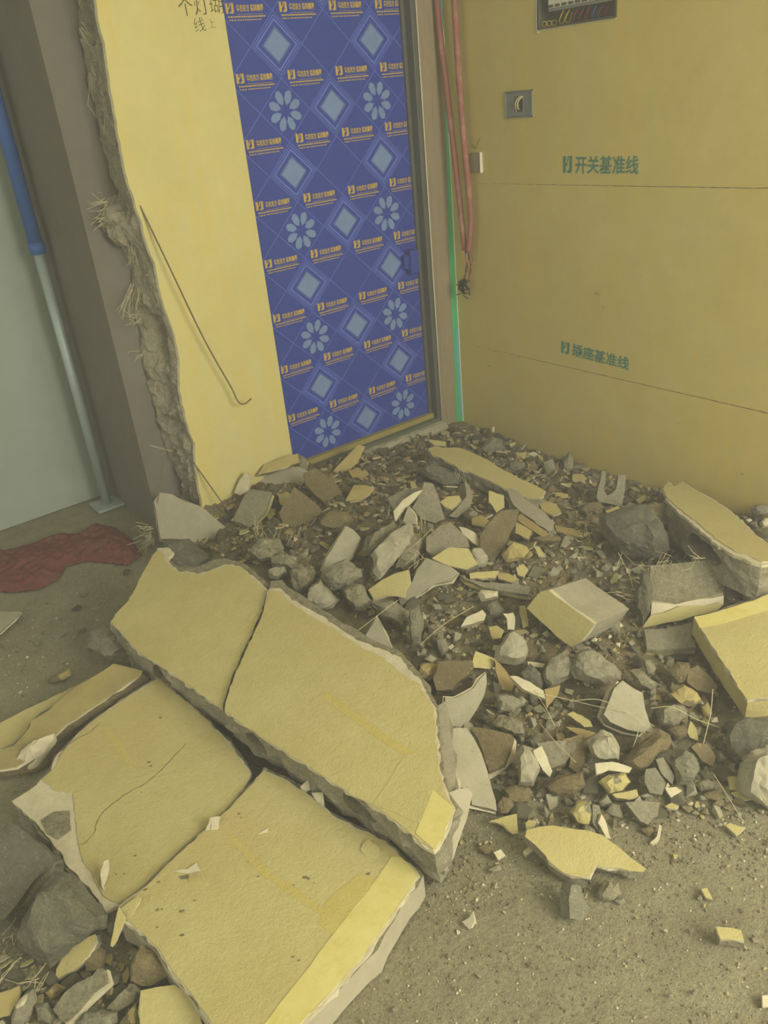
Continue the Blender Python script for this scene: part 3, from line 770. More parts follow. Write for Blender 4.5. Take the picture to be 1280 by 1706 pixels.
def panel(label, skin, plaster, core, z, a, t, th, holes=(), seg=.03, rough=.006, name='broken_panel', extra=(), sideskin=None):
    """skin/plaster/core outlines in photo pixels"""
    SEED[0] += 1
    pts = px('P', skin); O, n, e1, e2 = slab_frame(pts, a, t, 0, th, z)
    root = empty(name, (0, 0, 0), label, 'panel'); root.matrix_world = frame_mat(O-n*th, n, e1, e2); bpy.context.view_layer.update()
    up = Matrix.Translation((0, 0, th))
    P2 = to2d(pts, O, n, e1, e2)
    def part(nm, poly, d0, lay, mats, jit, sg=seg):
        bm = bmesh.new(); prism(bm, poly, d0, lay, mats, SEED[0]+len(nm), sg, jit)
        bmesh.ops.recalc_face_normals(bm, faces=bm.faces)
        o = from_bm(nm, bm, mats, root); o.data.transform(up); return o
    part('painted_skin', P2, 0, [{'th': .003, 'side': 'white', 'rough': .001, 'top': 'slab_paint', 'bot': 'white'}], ['slab_paint', 'white'], .0016, .015)
    Q = O - n*.003
    PL = to2d(px('P', plaster), Q, n, e1, e2) if plaster else to2d(pts, Q, n, e1, e2)
    part('plaster_layer', PL, .0031, [{'th': .010, 'side': 'white', 'rough': .0022, 'top': 'white', 'bot': 'white'}], ['white'], .002, .015)
    Q = O - n*.0131
    CO = to2d(px('P', core), Q, n, e1, e2) if core else PL
    side = sideskin or 'gray'
    oc = part('block_core', CO, .0132, [{'th': (th-.0132), 'side': side, 'rough': rough, 'top': 'rough', 'bot': 'gray'}], list(dict.fromkeys(['rough', side, 'gray'])), .003)
    if holes:
        cuts = []
        for hx, hy, ax, rx, rz, dep in holes:   # point on the core face (pixel), inward direction (pixel vector), half width, half height, depth
            p = on_plane(hx, hy, O, n); q = on_plane(hx+ax[0], hy+ax[1], O, n)
            lp = Vector(((p-O).dot(e1), (p-O).dot(e2), th*.56)); lq = (q-p); ax3 = Vector((lq.dot(e1), lq.dot(e2), 0)).normalized()
            cuts.append(cutter(lp, ax3, Vector((0, 0, 1)), rx, rz, dep))
        carve(oc, cuts)
    for nm, co, m_, h_ in extra:
        E2 = to2d(px('P', co), O, n, e1, e2); bm = bmesh.new()
        prism(bm, E2, -h_, [{'th': h_*.9, 'side': m_, 'rough': 0, 'top': m_, 'bot': m_}], [m_], SEED[0], .03, .0012)
        o = from_bm(nm, bm, [m_], root); o.data.transform(up)
    foot(O, e1, e2, CO, n, th); foot(O, e1, e2, P2, n, th)
    return root
CR = "437,1012 432,1028 424,1044 417,1062 405,1085 397,1105 387,1126 379,1150 373,1168 371,1182"   # the crack, top to bottom
CRr = ' '.join(reversed(CR.split()))
panel('yellow wall panel with a notched far end, left of the dark crack',
      "446,986 400,945 375,942 355,950 330,958 311,953 300,955 287,948 276,938 272,922 262,916 252,930 243,945 230,970 215,1000 197,1018 185,1035 230,1085 290,1122 330,1152 "+CRr,
      "448,984 425,962 400,943 375,940 355,948 330,956 311,951 300,953 287,944 280,930 290,920 280,912 262,913 252,930 243,945 230,970 215,1000 197,1018 184,1036 230,1087 290,1124 330,1154 "+CRr,
      "452,978 425,952 400,936 375,930 352,934 330,944 300,945 284,934 270,914 256,924 243,950 228,975 210,1004 192,1024 184,1040 232,1090 292,1128 332,1158 "+CRr,
      .235, -35, 8, .115, holes=[(262,1104,(90,-110),.04,.03,.3)], extra=[('trowel_streak', "430,1005 436,1012 400,1060 330,1100 326,1094 396,1052", 'slab_paint', .0009)])
CRo = "440,1014 435,1030 427,1046 420,1064 408,1087 400,1107 390,1128 382,1152 376,1170 374,1184"
panel('large yellow wall panel right of the dark crack, bright strip at its lower right corner',
      CRo+" 440,1230 500,1267 560,1307 640,1352 700,1402 722,1416 735,1400 757,1345 745,1328 734,1290 727,1230 724,1182 712,1165 700,1140 665,1120 655,1108 640,1095 600,1078 560,1050 520,1027 478,1002 470,986 450,984",
      CRo+" 440,1230 500,1267 560,1308 640,1354 700,1404 723,1419 738,1402 759,1346 748,1328 737,1290 730,1230 727,1180 715,1160 702,1134 680,1115 668,1095 640,1083 600,1068 560,1042 520,1017 484,996 468,980 449,981",
      CRo+" 440,1233 500,1270 560,1311 640,1357 700,1407 724,1424 742,1405 762,1346 750,1326 740,1290 733,1230 730,1176 718,1154 700,1122 686,1106 668,1086 640,1074 600,1052 560,1030 520,1004 490,984 470,966 452,968",
      .235, -35, 8, .115, holes=[(420,1214,(90,-120),.045,.03,.3), (590,1327,(90,-120),.055,.031,.3)],
      extra=[('bright_strip', "722,1316 757,1346 736,1400 722,1414 692,1388", 'tape', .0014), ('paint_overlap', "676,1256 728,1262 722,1316 700,1372 620,1340 655,1290", 'slab_paint', .0012),
             ('yellow_streak', "540,1152 562,1164 640,1222 728,1276 727,1290 636,1236 556,1178 536,1162", 'faintstreak', .0006)])
panel('middle yellow wall panel with chipped pale plaster on its left corner, hairline cracked',
      "265,1130 300,1160 345,1200 385,1245 405,1275 415,1290 405,1312 393,1332 370,1355 335,1385 300,1418 262,1453 235,1478 200,1505 185,1500 172,1492 150,1450 134,1420 128,1380 122,1322 95,1318 70,1300 95,1275 98,1262 140,1215 165,1195 200,1170",
      "265,1128 300,1158 345,1198 387,1243 408,1273 418,1288 408,1312 396,1335 372,1357 337,1387 302,1420 264,1455 237,1480 200,1508 175,1520 165,1500 130,1458 110,1440 105,1425 60,1370 20,1334 50,1316 85,1284 92,1262 140,1213 165,1193 200,1168",
      "266,1124 302,1155 348,1196 390,1241 412,1271 421,1288 411,1313 398,1338 374,1361 338,1391 303,1424 266,1459 238,1484 198,1514 174,1524 160,1502 127,1462 106,1445 100,1430 56,1373 17,1336 48,1314 82,1282 90,1260 139,1211 164,1191 200,1165",
      .10, 0, 3, .09,
      extra=[('yellow_streak', "170,1214 180,1210 205,1240 222,1276 214,1280 192,1250", 'faintstreak', .0006), ('bared_core', "68,1366 90,1352 116,1350 118,1382 96,1398 78,1388", 'rough', -.0026)])
panel('nearest yellow wall panel at the bottom, bright strip along its right edge, pocked face',
      "440,1285 475,1300 520,1330 560,1365 600,1385 640,1402 662,1424 690,1448 697,1458 650,1530 600,1600 545,1660 500,1706 450,1775 380,1755 345,1690 320,1655 290,1620 265,1580 235,1550 205,1527 202,1510 240,1480 270,1450 340,1385 380,1350 415,1312",
      "440,1283 476,1298 522,1328 562,1363 602,1383 642,1400 664,1422 692,1446 700,1458 653,1532 603,1602 548,1662 503,1708 452,1779 378,1758 343,1692 318,1657 288,1622 262,1582 232,1552 200,1529 198,1510 240,1478 270,1448 340,1383 380,1348 415,1310",
      "440,1278 478,1294 524,1324 564,1359 604,1379 644,1396 666,1418 696,1444 706,1458 657,1534 607,1604 552,1665 507,1711 455,1783 375,1760 340,1694 315,1659 285,1624 259,1584 229,1555 198,1532 196,1512 239,1478 269,1446 339,1381 379,1346 414,1307",
      .10, 10, 3, .09, sideskin='end', rough=.0015,
      extra=[('bright_strip', "652,1428 668,1428 697,1458 600,1600 500,1706 488,1722 432,1716 500,1630 575,1532 625,1468", 'tape', .0014),
             ('yellow_streak', "378,1396 390,1392 450,1450 560,1526 552,1536 440,1462", 'faintstreak', .0006),
             ('strip_lap', "545,1500 600,1455 640,1470 590,1530 560,1560 530,1540", 'faintstreak', .0008)])
# pocks and gouges in the painted faces: tiny dark craters
def pocks(label, sheet, spots, z, a, t, ref):
    pass

PIECES = r'''
A|s|g|.03|-40|50|.09|block_chunk|grey block end jutting out left under the notched yellow panel|420,740 440,650 500,636 600,716 640,740 600,800 560,815 490,790
A|s|r|.03|0|45|0|mortar_lump|grey mortar lump wedged between the block end and the middle panel|590,745 620,725 655,760 690,830 660,870 600,850 575,800
A|p|dy|.03|-20|12|.07|panel_fragment|dull yellow slab piece lying behind the middle panel, lower left|505,815 635,848 620,870 500,950 380,1030 260,1120 190,1200 75,1275 -40,1290 -40,1220 60,1180 130,1100 140,1070 220,1020 240,1000 330,920 420,870
A|p|y|.015|-20|12|.04|panel_fragment|long thin yellow slab at the left picture edge behind the dull yellow piece|-20,1080 0,1078 110,1020 200,980 330,915 270,990 180,1030 130,1085 120,1110 60,1170 -20,1200
A|s|w|.02|-30|40|0|plaster_lump|rounded pale plaster edge in front of the dull yellow slab at left|75,1285 100,1230 150,1180 240,1130 230,1160 180,1230 130,1290
A|p|s|.02|20|58|.05|panel_fragment|grey slab leaning up beside the foot of the broken wall, fibre mesh on its face|685,95 710,55 760,62 830,95 880,112 930,150 980,190 1040,240 1080,292 1030,330 1050,380 980,360 920,310 860,330 840,262 715,262
A|s|d|.0|0|45|0|block_chunk|shaded block lying in the hollow below the leaning grey slab|715,262 840,262 880,300 960,360 900,410 840,428 750,410 735,330
A|p|u|.01|30|60|.02|block_chip|greenish block chip standing in the notch of the long yellow panel|790,275 838,260 858,300 850,325 795,330
A|s|r|.02|0|45|0|mortar_lump|mortar lump with fibre tufts left of the leaning grey slab|640,250 675,230 700,260 690,295 650,290
A|p|y|.01|0|10|.012|plaster_flake|small yellow plaster flake lying on the red cloth|168,352 212,352 222,384 200,380
A|s|dy|.0|0|45|0|rubble_stone|lone dusty yellow chunk on the floor behind the left slabs|215,890 260,862 310,838 316,868 290,890 240,905
A|p|s|.01|0|5|.008|board_offcut|grey board corner lying on the floor at the left picture edge|-30,582 95,586 60,620 0,675 -30,690
G|s|d|.03|0|45|0|block_chunk|big dark grey block half under the middle yellow panel, bottom left|70,900 90,830 150,760 200,650 250,590 310,590 370,630 500,790 500,860 420,885 330,940 270,1010 230,1040 170,1010 110,950
G|p|d|.05|-20|20|.08|block_chunk|dark grey block slab at the left picture edge below the chipped panel corner|-60,370 60,365 110,400 180,460 245,520 215,560 150,640 80,740 20,812 -60,820
G|p|u|.06|-20|20|.02|mortar_strip|pale bluish mortar strip running between the two dark blocks|235,525 258,575 200,640 130,720 40,810 0,812 20,770 90,690 150,600
G|p|y|.02|-20|30|.02|plaster_shard|dull yellow curved shard in front of the big dark block, bottom left|255,1095 262,1040 300,970 350,920 440,880 447,915 410,980 340,1050
G|s|b|.0|0|45|0|rubble_stone|brown dusty lump behind the curved yellow shard, bottom left|400,990 450,930 490,960 480,1040 400,1060
G|p|dy|.01|0|20|.02|plaster_shard|orange-yellow shard cut by the left picture edge near the bottom|-20,1160 85,1120 88,1180 40,1255 -20,1268
G|s|gw|.0|0|45|0|rubble_stone|grey and cream chunk at the bottom left beside the orange-yellow shard|55,1290 80,1200 120,1150 155,1133 162,1200 120,1300 60,1320
G|s|u|.0|0|45|0|mortar_lump|bluish mortar lump second from the bottom left corner|165,1205 215,1195 265,1262 250,1300 180,1285
G|p|gw|.03|-30|30|.03|plaster_shard|bluish slab shard with cream edge lying diagonally, bottom left|245,1230 300,1150 350,1110 470,1053 478,1100 420,1150 350,1225 290,1287
G|s|dy|.0|0|45|0|rubble_stone|small dusty yellow stone left of the diagonal bluish shard|210,1150 260,1108 310,1130 240,1190
G|s|dy|.0|0|45|0|rubble_stone|small tan stone right of the diagonal bluish shard|475,1130 510,1103 537,1150 520,1192 490,1180
G|s|r|.0|0|45|0|rubble_stone|long grey chunk leaning against the nearest panel's left edge, bottom|490,1222 560,1150 600,1108 655,1135 640,1180 560,1240
G|s|dy|.02|0|45|0|rubble_chunk|dusty yellow chunk with scraped face under the nearest panel's left edge|605,1040 650,930 720,960 790,1025 792,1075 740,1100 660,1125 610,1100
G|p|y|.02|10|12|.04|panel_fragment|yellow slab cut by the bottom picture edge left of the nearest panel|650,1330 652,1142 730,1125 812,1115 860,1150 900,1190 920,1240 950,1330
G|s|u|.0|0|45|0|mortar_lump|flat bluish mortar lump at the bottom picture edge|350,1290 400,1238 470,1230 545,1240 550,1290 480,1310
G|s|dy|.0|0|45|0|rubble_stone|dull yellow wedge left of the bottom yellow slab|550,1300 600,1230 650,1180 652,1310
B|p|dy|.03|10|45|.02|plaster_shard|folded yellow shard leaning on the foot of the yellow wall stub|285,355 320,302 400,275 500,242 510,290 400,325 300,352
B|s|g|.03|30|45|0|block_chunk|grey rounded chunk at the door's left foot|500,245 540,272 558,302 545,345 515,350 500,300
B|p|s|.03|0|40|.03|panel_fragment|grey slab with cream rim just below the folded yellow shard|262,400 290,378 330,360 400,325 500,310 560,340 530,400 440,430 340,440
B|p|w|.03|-20|60|.02|plaster_shard|pinkish pale shard standing at the foot of the yellow wall stub|160,450 190,380 225,338 245,370 235,440 190,465
B|p|gy|.04|-20|35|.03|panel_fragment|upturned fragment, grey inside with a yellow rim, where the thin wire ends|150,600 180,540 220,460 260,432 360,450 345,500 325,550 245,635
B|p|y|.02|0|30|.02|plaster_flake|small pale yellow flake on the brown slab left of the heap|395,462 440,445 490,480 430,525 405,510
B|p|b|.02|0|35|.03|panel_fragment|brown dusty slab under the pale yellow flake|400,560 430,500 480,420 560,480 635,550 560,615 470,635 420,610
B|p|b|.04|0|30|.03|panel_fragment|brown slab just before the door sill, left half|530,345 600,320 690,380 735,450 640,500 590,460 540,405
B|p|dy|.03|20|50|.015|plaster_shard|pointed yellow shard rising before the door film|690,335 740,280 825,195 860,205 820,290 770,335
B|p|wd|.02|0|30|.012|plaster_flake|orange flake below the pointed yellow shard|770,335 820,315 855,345 860,368 790,368
B|p|dy|.02|0|25|.015|plaster_flake|orange-grey flake in the middle of the back heap|755,490 800,410 870,412 905,425 880,460 830,500
B|s|b|.02|0|45|0|rubble_stone|big dust-brown boulder in the middle of the back heap|600,610 640,565 700,550 770,560 808,600 730,660 650,655
B|p|s|.05|20|48|.035|panel_fragment|grey slab with printed mesh pattern standing in the heap's centre|620,900 650,800 700,720 760,628 800,650 835,690 790,780 720,850 650,935
B|s|s|.01|-20|45|0|block_chunk|smooth pale grey hump beside the long panel's far edge|548,1050 560,960 620,912 645,950 690,990 725,1020 690,1070 620,1080
B|s|r|.05|20|45|0|mortar_lump|long knobbly mortar ridge piece right of the mesh-patterned slab|848,760 870,690 950,650 1010,600 1035,640 1025,690 960,735 880,775
B|s|s|.05|20|45|0|block_chunk|large pale grey wedge with a rough crest in the heap's centre|890,780 960,710 1040,640 1110,618 1122,670 1080,740 1000,840 940,915 905,870
B|p|y|.03|-10|50|.03|panel_fragment|sunlit cream-yellow wedge poking from under the grey wedge|875,968 950,915 1020,880 1090,862 1100,930 1070,1010 980,1000 905,1018
B|s|r|.03|0|45|0|rubble_stone|round rough chunk with a cream chip below the mesh-patterned slab|738,970 790,930 850,940 892,1040 865,1078 800,1075 760,1040
B|s|g|.04|0|45|0|rubble_stone|craggy grey mass right below the mesh-patterned slab|640,900 690,835 760,810 835,860 840,905 790,925 735,970 665,965
B|s|g|.02|0|45|0|rubble_stone|grey block with crumbling face left of the slim grey plate|900,1040 1000,1020 1090,1080 1100,1150 1060,1180 960,1120
B|s|u|.03|0|50|0|block_chunk|upright bluish pillar-shaped chunk in the centre|1100,1070 1150,1050 1170,1120 1160,1260 1110,1270 1095,1180
B|p|s|.04|0|55|.015|plaster_shard|slim striped grey plate behind the cracked panel's right end|860,1215 900,1150 920,1110 960,1190 1005,1282 930,1262
B|s|s|.02|0|45|0|rubble_stone|small whitish stone beyond the long panel's far edge|340,865 380,850 430,848 442,880 390,910 350,905
B|s|r|.03|0|45|0|mortar_lump|fibrous mortar clump with upright bristles beyond the long panel|240,770 290,700 350,690 400,700 432,750 380,800 300,822
B|s|r|.02|0|45|0|mortar_lump|crumbly mortar clump left of the mesh-patterned slab|350,800 410,770 470,790 510,840 470,860 400,850 360,840
B|s|r|.0|0|45|0|mortar_lump|ribbed mortar clump between whitish stone and smooth hump|460,870 540,850 595,860 590,920 550,980 500,1000 460,940
B|p|g|.05|0|50|.03|panel_fragment|grey broken plate behind the white stick|980,475 1010,465 1080,430 1150,420 1165,440 1080,490 1010,545
C|p|g|.07|20|50|.03|panel_fragment|grey twisted plate with a sharp peak left of the yellow flake|150,530 190,460 215,395 260,400 290,470 325,590 270,612 200,590
C|p|w|.11|10|50|.012|plaster_strip|white-edged strip slanting on the grey plates, upper centre|50,550 100,490 160,450 205,435 160,490 100,540 60,605
C|p|s|.06|-10|50|.03|panel_fragment|small smooth grey wedge under the white-edged strip|100,600 130,525 160,560 170,620 120,620
C|p|y|.07|0|35|.015|plaster_flake|bright yellow flake between two grey plates, upper centre|300,500 340,470 400,466 412,490 360,540 330,530
C|p|g|.06|30|50|.025|panel_fragment|grey crescent-shaped plate right of the bright yellow flake|345,575 400,520 440,470 430,390 455,410 475,470 460,525 390,585
C|p|y|.04|0|50|.03|rubble_chunk|cream-yellow crumbling chunk below the long plank slab|560,440 640,465 642,530 600,555 560,500
C|p|y|.02|-30|8|.075|panel_offcut|long yellow-topped plank slab with a grey side lying before the right wall|235,215 270,203 330,212 400,210 450,228 520,260 580,295 640,330 700,362 760,390 810,412 855,440 850,470 830,480 760,478 700,455 650,430 580,395 520,368 460,340 400,320 350,290 300,262 255,250
C|p|s|.015|-30|12|.06|panel_offcut|grey slab end continuing the long plank toward the right|650,430 680,425 740,470 800,520 860,560 905,610 905,650 880,660 800,600 740,560 690,515
C|s|d|.0|0|45|0|block_chunk|dark mesh-faced chunk under the near end of the long plank|180,340 240,285 330,320 420,370 400,410 330,420 260,390
C|p|b|.07|-10|50|.015|panel_fragment|flat brown-grey plate standing in the middle of the heap|625,545 720,540 700,620 640,740 590,805 550,790 515,755 512,680 560,610
C|p|y|.05|0|35|.04|panel_fragment|bright yellow faced fragment on top of the pale triangular plate|255,800 300,770 350,740 450,748 470,780 500,830 440,860 370,845 320,830
C|p|g|.06|0|35|.04|panel_fragment|grey plate behind the bright yellow faced fragment|225,690 300,625 355,608 400,650 440,690 455,740 350,742 270,790 225,760
C|p|s|.04|-20|45|.012|panel_fragment|pale grey triangular plate pointing down to the left, heap centre|180,860 225,800 255,812 330,838 395,880 360,920 260,940 180,1000 110,1055 125,970
C|s|r|.0|0|45|0|rubble_stone|grey mound of crumbs behind the pale triangular plate|60,760 130,650 200,700 190,800 130,860 60,860
C|p|w|.05|0|45|.015|plaster_strip|two-tone stick, white on its right edge, beside the brown-grey plate|400,630 440,640 480,660 520,720 512,742 470,715 420,670
C|s|s|.03|0|45|0|rubble_stone|smooth grey lump right of the bright yellow faced fragment|450,770 470,745 510,740 556,790 545,845 495,850
C|s|g|.03|0|45|0|rubble_stone|round grey stone above the two-tone stick|440,565 470,540 500,555 495,588 455,592
C|p|dy|.03|0|30|.015|plaster_flake|tan flake right of the round grey stone|470,585 520,570 560,600 530,630 470,620
C|p|y|.04|0|35|.015|plaster_strip|flat cream strip with yellow face in the heap centre|455,880 530,872 612,868 590,905 460,910
C|p|gy|.02|0|20|.03|panel_fragment|long dark shard with thin yellow edge below the cream strip|405,885 450,912 540,930 640,935 780,950 770,995 640,975 520,950 430,912
C|p|dy|.03|0|30|.04|rubble_chunk|dull yellow chunk between brown-grey plate and grey slab end|705,605 790,655 770,698 700,665
C|p|wd|.05|-30|35|.015|plaster_strip|orange-tan strip lying along the grey slab end|715,575 730,563 800,610 885,672 850,688 780,645 715,600
C|s|dy|.02|0|45|0|rubble_chunk|tan rounded chunk right below the brown-grey plate|625,780 690,712 740,730 785,775 745,815 650,820
C|p|y|.02|0|30|.01|plaster_flake|pointed tan flake right of the tan rounded chunk|795,730 830,740 862,795 825,790
C|p|y|.02|0|30|.015|plaster_flake|square yellow flake under the tan rounded chunk|705,850 740,830 772,860 745,900 715,890
C|p|dy|.02|0|25|.012|plaster_flake|flat tan flake right of the cream strip|605,875 660,880 720,912 680,930 610,905
C|p|wd|.015|-20|20|.012|plaster_strip|orange strip on the floor right of the grey slab end|910,622 1000,640 1060,665 1060,690 920,655
C|p|dy|.02|-10|20|.015|plaster_flake|large tan flake at the near right of the long plank|830,510 850,490 920,510 945,555 900,575 840,540
C|p|b|.02|0|30|.02|panel_fragment|brown chip with tan edge above the flat tan flakes|790,690 860,680 940,685 942,705 850,708
C|s|dy|.0|0|45|0|rubble_stone|orange-yellow stone between long plank and right wall|762,302 800,278 825,318 800,346 770,340
C|s|u|.0|0|45|0|rubble_stone|bluish stone left of the orange-yellow stone by the right wall|660,295 700,280 745,285 757,318 700,347 665,332
C|s|u|.01|0|45|0|rubble_stone|larger bluish chunk at the foot of the right wall near the corner|500,230 530,180 580,150 630,168 645,222 570,250
C|s|dy|.0|0|45|0|rubble_stone|olive stone by the right wall behind the long plank|690,235 760,240 755,280 700,272
C|s|g|.0|0|45|0|rubble_stone|grey stone by the right wall with a curved front|838,290 900,265 915,330 860,360
C|s|g|.0|0|45|0|rubble_stone|tall grey stone touching the right wall|950,290 985,236 1010,270 1010,330 970,345
C|p|dy|.01|0|20|.012|plaster_flake|bent tan flake near the tall grey stone|1005,350 1060,350 1085,375 1040,390 1005,385
C|p|y|.005|0|15|.01|plaster_flake|orange-yellow flake on the dust near the right wall|942,398 1000,402 990,432 955,425
C|p|y|.01|0|30|.012|plaster_flake|pale yellow flake near the corner behind the long plank|235,165 330,178 328,200 270,200
C|p|w|.005|0|20|.01|plaster_flake|tiny white flake at the wall behind the long plank|762,242 800,232 822,243 800,256
C|p|w|.02|0|75|.006|plaster_flake|tiny white sliver standing at the wall foot near the corner|578,100 590,100 588,128 577,126
C|p|y|.01|0|30|.01|plaster_flake|slim yellow sliver at the foot of the right wall|668,190 700,180 702,190 675,205
C|s|w|.03|0|45|0|rubble_stone|whitish bone-shaped stone left of the yellow-ended block|500,985 520,968 560,972 610,975 610,1010 570,1025 520,1035
C|s|u|.02|0|45|0|rubble_stone|bluish-grey crumbling stone under the bone-shaped stone|548,1045 600,1025 645,1080 605,1122 560,1105
C|p|w|.03|0|40|.03|rubble_chunk|small pale block with a ridged face, centre of the front heap|410,1165 440,1115 525,1075 545,1100 535,1130 470,1150
C|p|y|.03|10|55|.012|plaster_strip|narrow upright yellow strip left of the yellow-ended block|725,1055 755,1055 772,1160 742,1172
C|p|dy|.03|0|45|.015|plaster_flake|orange flake left of the narrow upright yellow strip|557,1165 600,1160 640,1185 625,1225 578,1230
C|p|w|.03|0|55|.02|rubble_chunk|white and yellow chip stack above the pale ridged block's right|635,1095 690,1090 700,1130 695,1182 660,1180 655,1120
C|s|b|.0|0|45|0|rubble_stone|brown stone on the dust left of the dark crumbly block|1035,545 1080,502 1150,500 1182,530 1130,560 1060,562
C|p|dy|.01|0|20|.012|plaster_flake|tan flake beside the brown stone by the dark crumbly block|1180,548 1215,535 1265,536 1240,560
D|p|ys|.06|-42|72|.24|rubble_chunk|square block with smooth grey face up and yellow painted end|0,828 12,826 50,820 90,855 180,920 260,975 305,1010 270,1060 230,1105 175,1140 90,1075 -75,920
D|p|gw|.05|-5|32|.05|rubble_chunk|rough grey block with a cream and yellow lower edge, right of the grey-faced block|620,680 700,675 800,665 900,655 990,650 1010,740 1035,800 1030,850 900,870 760,900 632,888 615,780
D|p|y|.02|-3|62|.05|panel_fragment|pale yellow lower face under the rough grey block|575,1030 592,1000 622,962 700,946 780,912 860,905 1000,896 1030,900 995,935 860,965 720,1000
D|p|w|.035|-3|62|.05|plaster_strip|cream plaster band between the rough grey block and its yellow lower face|628,888 760,898 900,868 1032,850 1030,902 1000,898 860,907 780,914 700,948 622,964
D|s|d|.02|0|45|0|block_chunk|dark block wedged left of the rough grey block|535,840 575,720 610,705 628,800 620,930 575,1025 545,960
D|p|gy|.01|0|14|.03|panel_fragment|flat brown slab with a yellow front edge left of the big yellow slab|585,1040 700,1035 850,1000 850,1085 880,1140 760,1150 600,1150
D|s|d|.05|-20|45|0|block_chunk|dark crumbly block with pitted face behind the grey-faced block|328,395 420,375 540,350 620,370 700,440 715,520 722,600 660,640 600,640 470,622 400,560 340,480
D|s|b|.02|0|45|0|block_chunk|brown block in the shade behind the hollow panel piece|560,360 620,330 700,330 760,400 740,480 680,500 620,440
D|p|g|.07|0|68|.03|channel_piece|small U-shaped grey channel piece standing near the right wall|348,150 372,150 362,230 360,262 376,288 400,280 425,255 440,172 482,172 478,250 460,350 435,345 330,325 318,300
D|s|b|.0|0|45|0|rubble_stone|dusty stone right behind the U-shaped channel piece|490,270 520,250 550,280 540,310 500,305
D|p|y|.02|0|40|.012|plaster_flake|yellow flake right of the U-shaped channel piece|540,312 590,278 596,310 560,335
D|p|dy|.01|0|20|.015|plaster_flake|tan flake at the foot of the U-shaped channel piece|370,372 440,345 455,365 430,388 375,388
D|s|r|.02|30|45|0|block_chunk|curved shell-like grey block below the hollow panel piece|1020,690 1090,640 1130,690 1170,780 1140,800 1080,800 1030,740
D|s|b|.01|0|45|0|block_chunk|brown block under the right end of the hollow panel piece|1110,665 1200,640 1290,680 1290,750 1220,795 1160,760
D|s|u|.0|0|45|0|block_chunk|bluish block behind the big yellow slab at the right picture edge|1150,810 1220,785 1300,780 1300,850 1200,885 1140,870
D|s|u|.0|0|45|0|rubble_stone|bluish rough stone against the right wall at the picture edge|1180,360 1220,338 1300,345 1300,400 1220,402 1195,385
D|s|w|.0|0|45|0|rubble_stone|small cream stone behind the top edge of the hollow panel piece|1150,425 1175,415 1196,428 1170,446
D|s|w|.0|0|45|0|rubble_stone|pale stone at the right picture edge behind the hollow panel piece|1232,440 1255,415 1300,410 1300,470 1245,470
E|p|s|.04|30|55|.012|panel_fragment|dark grey shard with a curved white edge beyond the cracked panel's corner|645,580 700,585 745,565 800,530 865,450 868,510 855,570 820,640 780,700 740,742 660,730 650,650
E|p|s|.07|40|38|.02|panel_fragment|porous grey plate with a white right edge leaning on the large cracked panel|665,752 740,745 765,750 800,800 840,880 870,970 890,1050 915,1130 922,1188 880,1172 790,1155 780,1085 700,1045 695,900
E|p|bw|.03|-10|20|.03|panel_fragment|quarter-round brown plate with a white curved edge|775,740 830,742 920,760 1000,780 1015,800 990,870 960,935 880,975 850,880 820,800
E|s|dy|.02|0|45|0|rubble_stone|orange-yellow lump at the cracked panel's far right corner|487,470 500,410 555,395 612,410 600,470 560,505 510,510
E|p|b|.02|0|30|.04|panel_fragment|brown shaded slab behind the dark curved shard|610,395 700,385 790,382 800,420 740,480 680,540 600,545 580,480
E|p|y|.04|10|50|.03|channel_piece|cream block with two ridges right behind the dark curved shard|785,425 795,375 808,335 850,350 910,375 905,405 888,430
E|s|s|.03|0|45|0|rubble_stone|pale rough boulder above the white-edged yellow shard|905,380 920,320 1000,228 1060,260 1090,320 1075,390 1010,410 950,400
E|p|wd|.04|0|50|.015|plaster_shard|brown-orange shard with a white upper edge, front heap centre|905,370 935,400 970,440 1020,500 1000,548 950,540 925,470
E|p|w|.06|0|35|.015|plaster_strip|long white tapered shard pointing right, front heap centre|990,468 1030,468 1100,500 1170,545 1182,590 1130,570 1060,535
E|s|d|.02|0|45|0|rubble_stone|dark speckled stone above the long white tapered shard|1040,450 1100,400 1175,475 1160,550 1085,515
E|s|g|.03|0|45|0|block_chunk|grey stone crossed by fibres right of the dark speckled stone|1175,430 1210,370 1290,325 1330,400 1310,480 1210,525 1175,490
E|p|w|.04|0|30|.015|plaster_strip|short cream strip on top of the dark speckled stone|1085,390 1130,395 1178,402 1168,422 1090,415
E|p|wd|.02|20|45|.015|plaster_shard|brown-orange pointed shard right of the long white shard|1175,540 1262,515 1250,565 1188,642
E|s|g|.01|0|45|0|rubble_stone|grey stone left of centre in the front heap, below the brown-orange shard|900,570 960,560 1030,585 1062,620 1010,668 930,660
E|s|r|.01|0|45|0|mortar_lump|hairy mortar lump above the quarter-round plate|895,730 920,690 990,680 1060,710 1072,780 1010,785
E|s|s|.02|0|50|0|block_chunk|upright pale block left end of the front row|1028,880 1060,832 1130,850 1160,960 1115,1058 1035,1050
E|p|w|.06|10|55|.015|plaster_strip|short white stick with an orange end leaning on the pale block|1115,868 1160,840 1190,900 1218,975 1205,1008 1168,970 1140,920
E|p|g|.03|0|35|.03|panel_fragment|speckled grey plate behind the short white stick|1135,825 1200,815 1290,812 1290,930 1210,960 1160,890
E|s|b|.0|0|45|0|rubble_stone|brown stone at the porous plate's right foot|950,1065 1020,1050 1085,1058 1115,1090 1100,1140 1000,1142 960,1110
E|s|b|.0|0|45|0|rubble_stone|round dusty stone just below the brown stone|915,1160 950,1110 995,1115 1025,1165 990,1210 930,1215
E|s|r|.0|0|45|0|rubble_stone|grey stone in the cleft above the orange-yellow lump|545,200 590,180 640,200 655,230 610,262 560,268
